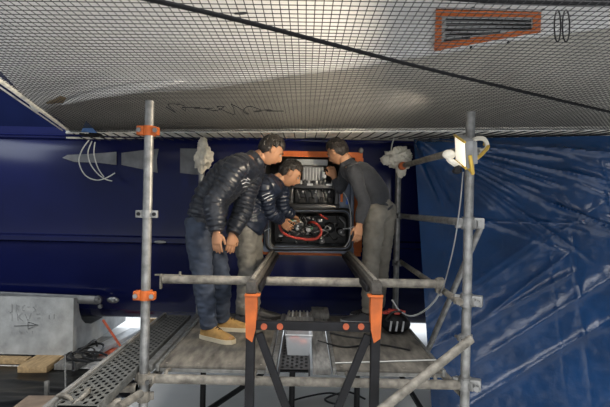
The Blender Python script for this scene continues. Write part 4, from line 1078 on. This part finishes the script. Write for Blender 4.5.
def person(label, j, look, up, outfit, seed):
    """j: joints dict (world). outfit: materials & sizes."""
    base = (j['ankR'] + j['ankL']) / 2; base.z = DECK
    P = thing('person', label, 'person', base)
    hipax = (j['hipR'] - j['hipL']).normalized(); shax = (j['shR'] - j['shL']).normalized()
    pel = (j['hipR'] + j['hipL']) / 2; shc = (j['shR'] + j['shL']) / 2; neck = j['neck']; hd = j['head']
    pelt = pel + (shc - pel).normalized() * .06
    sp = shc - pel; bend = j.get('bend', V((0, 0, 0)))
    waist = pel.lerp(shc, .36) + bend; chest = pel.lerp(shc, .74) + bend * .8
    rot = headframe(look, up)
    # ---------- body: one continuous skin
    m = MB()
    sweep(m, [(pel - sp.normalized() * .04, .13, .09, hipax), (pelt, .15, .105, hipax), (waist, .125, .09, hipax.lerp(shax, .4)), (chest, .15, .105, shax), (shc, .145, .075, shax), (shc.lerp(neck, .6), .07, .06, shax)], 24)
    jaw = V(hd) + rot @ V((0, -.03, -.07))
    sweep(m, [(shc.lerp(neck, .3), .064, .064, shax), (neck, .056, .056, shax), (jaw, .052, .055, shax)], 18)
    for s_ in 'RL':
        sh, el, wr = j['sh' + s_], j['el' + s_], j['wr' + s_]
        sweep(m, [(sh.lerp(shc, .35), .055, .055, shax), (sh, .054, .054, shax), (sh.lerp(el, .45), .045, .045, shax), (el, .036, .036, shax), (el.lerp(wr, .3), .039, .039, shax), (wr, .026, .022, shax)], 14)
        hp, kn, an = j['hip' + s_], j['kn' + s_], j['ank' + s_]
        sweep(m, [(hp.lerp(pel, .3), .085, .085, hipax), (hp.lerp(kn, .3), .076, .076, hipax), (kn, .052, .052, hipax), (kn.lerp(an, .3), .053, .053, hipax), (an, .034, .034, hipax)], 16)
        to = j['toe' + s_]; ft = to - an; 
        sweep(m, [(an + V((0, 0, -.0)), .033, .033, hipax), (V((lerp(an.x, to.x, .35), lerp(an.y, to.y, .35), DECK + .052)), .028, .020, hipax), (V((lerp(an.x, to.x, .8), lerp(an.y, to.y, .8), DECK + .042)), .030, .010, hipax)], 12)
        hdn = j['hand' + s_]; add_hand(m, wr, hdn[0], hdn[1], hdn[2], hdn[3])
    add_head(m, hd, rot)
    body = merge(m, .0048, 2, .35)
    link('body', body, M_skin, P)
    face_parts(P, hd, rot, hair_short, M_hair, seed)
    # ---------- top garment
    o_ = outfit; g = o_['grow']; q = o_['quilt']; m = MB()
    hem = pel - sp.normalized() * o_.get('hem', .02)
    sweep(m, [(hem, .145 + g, .105 + g, hipax), (pelt, .15 + g, .112 + g, hipax), (waist, .14 + g, .105 + g, hipax.lerp(shax, .4)), (chest, .158 + g, .118 + g, shax), (shc.lerp(chest, .12), .155 + g, .095 + g, shax), (shc.lerp(neck, .45), .09 + g * .6, .075 + g * .6, shax)], 32, q, .040, .018, (.15, .2))
    for s_ in 'RL':
        sh, el, wr = j['sh' + s_], j['el' + s_], j['wr' + s_]; a = o_['arm']
        sweep(m, [(sh.lerp(shc, .4), a * 1.05, a * 1.05, shax), (sh, a * 1.08, a * 1.08, shax), (sh.lerp(el, .5), a, a, shax), (el, a * .92, a * .92, shax), (el.lerp(wr, .5), a * .84, a * .84, shax), (wr - (wr - el).normalized() * o_.get('cuff', .0), a * .62, a * .62, shax)], 22, q, .037, .017, (.4, .12), .02)
    sweep(m, [(shc.lerp(neck, .2), .088 + g * .4, .08 + g * .4, shax), (shc.lerp(neck, 1.0), o_['collar'], o_['collar'], shax)], 20, q, .03, .008, (.2, .1))
    tm = merge(m, .0058, 1 if q else 5, .4); wrinkle(tm, o_['wr'], 9, 9, seed)
    top = link(o_['topname'], tm, o_['top'], P)
    # ---------- trousers
    m = MB(); r_ = o_['leg']
    sweep(m, [(pel - sp.normalized() * .05, .14, .11, hipax), (pel + sp.normalized() * .10, .148, .112, hipax)], 24, capr=(.5, .1))
    for s_ in 'RL':
        hp, kn, an = j['hip' + s_], j['kn' + s_], j['ank' + s_]
        sweep(m, [(hp.lerp(pel, .25) + V((0, 0, .02)), r_ * 1.15, r_ * 1.15, hipax), (hp.lerp(kn, .35), r_ * 1.06, r_ * 1.06, hipax), (kn, r_ * .86, r_ * .86, hipax), (kn.lerp(an, .5), r_ * .80, r_ * .80, hipax), (an + V((0, 0, .015)), r_ * .70, r_ * .70, hipax)], 22, capr=(.4, .05))
    tm = merge(m, .007, 5, .5); wrinkle(tm, .010, 8, 15, seed + 3)
    tro = link('trousers', tm, o_['trousers'], P)
    for s_ in 'RL':
        an, to = j['ank' + s_], j['toe' + s_]; d = V((to.x - an.x, to.y - an.y, 0)); d.normalize()
        shoe(P, V((an.x, an.y, 0)) - d * .065, V((an.x, an.y, 0)) + d * .245, o_['shoe'], o_['sole'], True)
    return P, top, tro
D_ = V((0, 0, -1))
# --- man 1: navy puffer, jeans, tan shoes
j1 = dict(hipR=at(197, 224, 3.86), hipL=at(208, 225, 4.06), knR=at(203, 279, 3.82), knL=at(221, 278, 4.04), ankR=at(209, 329, 3.86), ankL=at(222, 321, 4.14),
          toeR=onz(238, 345, DECK), toeL=onz(248, 331, DECK), shR=at(236, 168, 3.76), shL=at(255, 166, 4.10), neck=at(257, 158, 3.97), head=at(271, 150.5, 3.98),
          elR=at(214, 201, 3.68), wrR=at(216.5, 231, 3.66), elL=at(243, 208, 4.02), wrL=at(232.5, 233, 3.92), bend=V((-.05, 0, .04)))
j1['handR'] = ((.05, -.05, -1), (-.2, -1, 0), (.9, -.3, 0), .16); j1['handL'] = ((-.1, -.1, -1), (.4, -1, 0), (.9, .4, 0), .2)
P1, top1, tro1 = person('man in navy puffer jacket, jeans and tan shoes bending forward, left', j1, (.74, .30, -.58), (.55, .15, .82),
    dict(top=M_puff1, topname='puffer_jacket', trousers=M_jeans, shoe=M_tan, sole=M_sole, grow=.028, quilt=True, arm=.080, collar=.082, wr=.007, leg=.090, hem=-.01), 1.7)
# --- man 2: dark blue puffer, grey trousers, reaching in
j2 = dict(hipR=at(245, 226, 4.28), hipL=at(251, 226, 4.46), knR=at(247, 268, 4.28), knL=at(254, 266, 4.48), ankR=at(243, 315, 4.32), ankL=at(253, 311, 4.52),
          shR=at(264, 187, 4.22), shL=at(281, 184, 4.54), neck=at(277, 180, 4.40), head=at(290, 173.5, 4.42),
          elR=at(269, 211, 4.34), wrR=at(281.5, 220.5, 4.56), elL=at(283, 208, 4.62), wrL=at(292, 216, 4.68), bend=V((-.06, 0, .04)))
j2['toeR'] = j2['ankR'] + V((.22, .03, 0)); j2['toeL'] = j2['ankL'] + V((.22, .05, 0))
j2['handR'] = ((.45, .75, -.5), (-.4, -.3, .8), (.2, -.2, .9), .5); j2['handL'] = ((.3, .9, -.2), (0, 0, 1), (-.9, .3, 0), .5)
P2, top2, tro2 = person('man in dark blue puffer jacket and grey trousers reaching into the engine', j2, (.80, .12, -.60), (.55, .05, .80),
    dict(top=M_puff2, topname='puffer_jacket', trousers=M_gtrous, shoe=M_shoed, sole=M_rubber, grow=.024, quilt=True, arm=.066, collar=.078, wr=.006, leg=.086, hem=.0), 4.2)
# --- man 3: charcoal sweater, stone trousers, right
j3 = dict(hipL=at(375, 211, 4.40), hipR=at(386, 209, 4.58), knL=at(371, 258, 4.38), knR=at(382, 255, 4.58), ankL=at(369, 313, 4.44), ankR=at(377, 308, 4.66),
          shL=at(354, 172, 4.36), shR=at(347, 167, 4.68), neck=at(346, 161, 4.52), head=at(337.5, 152, 4.54),
          elL=at(364, 203, 4.28), wrL=at(359.5, 224, 4.25), elR=at(340, 189, 4.72), wrR=at(334.5, 178, 4.72), bend=V((.05, 0, .03)))
j3['toeL'] = j3['ankL'] + V((-.22, .03, 0)); j3['toeR'] = j3['ankR'] + V((-.22, .06, 0))
j3['handL'] = ((-.12, -.05, -1), (.3, -1, 0), (-.9, -.3, 0), .22); j3['handR'] = ((-.25, .2, .75), (.3, -1, 0), (-.9, -.2, -.1), .5)
P3, top3, tro3 = person('man in charcoal sweater and stone grey trousers leaning in from the right', j3, (-.62, .55, -.50), (-.40, .20, .88),
    dict(top=M_sweat, topname='sweater', trousers=M_otrous, shoe=M_shoed, sole=M_lgrey, grow=.008, quilt=False, arm=.058, collar=.062, wr=.006, leg=.088, hem=.04, cuff=.01), 7.7)
for n_, o in ((M_skin, None),): pass
# small white chest prints on the puffer jackets, laid onto the cloth
def prints(top, P, strokes):
    me = top.data; bv = BVHTree.FromPolygons([tuple(v.co + WLOC[top]) for v in me.vertices], [tuple(p.vertices) for p in me.polygons])
    m = MB()
    for st_ in strokes:
        pts = []
        for (a, b) in st_:
            h = bv.ray_cast(V((0, 0, CZ)), ray(a, b).normalized())
            if h[0] is not None: pts.append(h[0] + h[1] * .002)
        if len(pts) > 1: m.tube(pts, .0032, 5)
    if m.v: m.build('chest_print', M_white2, top)
prints(top1, P1, [[(241, 181), (244, 179), (247, 180)], [(242, 184), (246, 182), (249, 183)], [(243, 187), (247, 186)], [(247, 178), (250, 180)]])
prints(top2, P2, [[(262, 196), (266, 194), (270, 193)], [(264, 199), (269, 196), (273, 195)], [(267, 200), (272, 198)]])
bpy.context.view_layer.update()
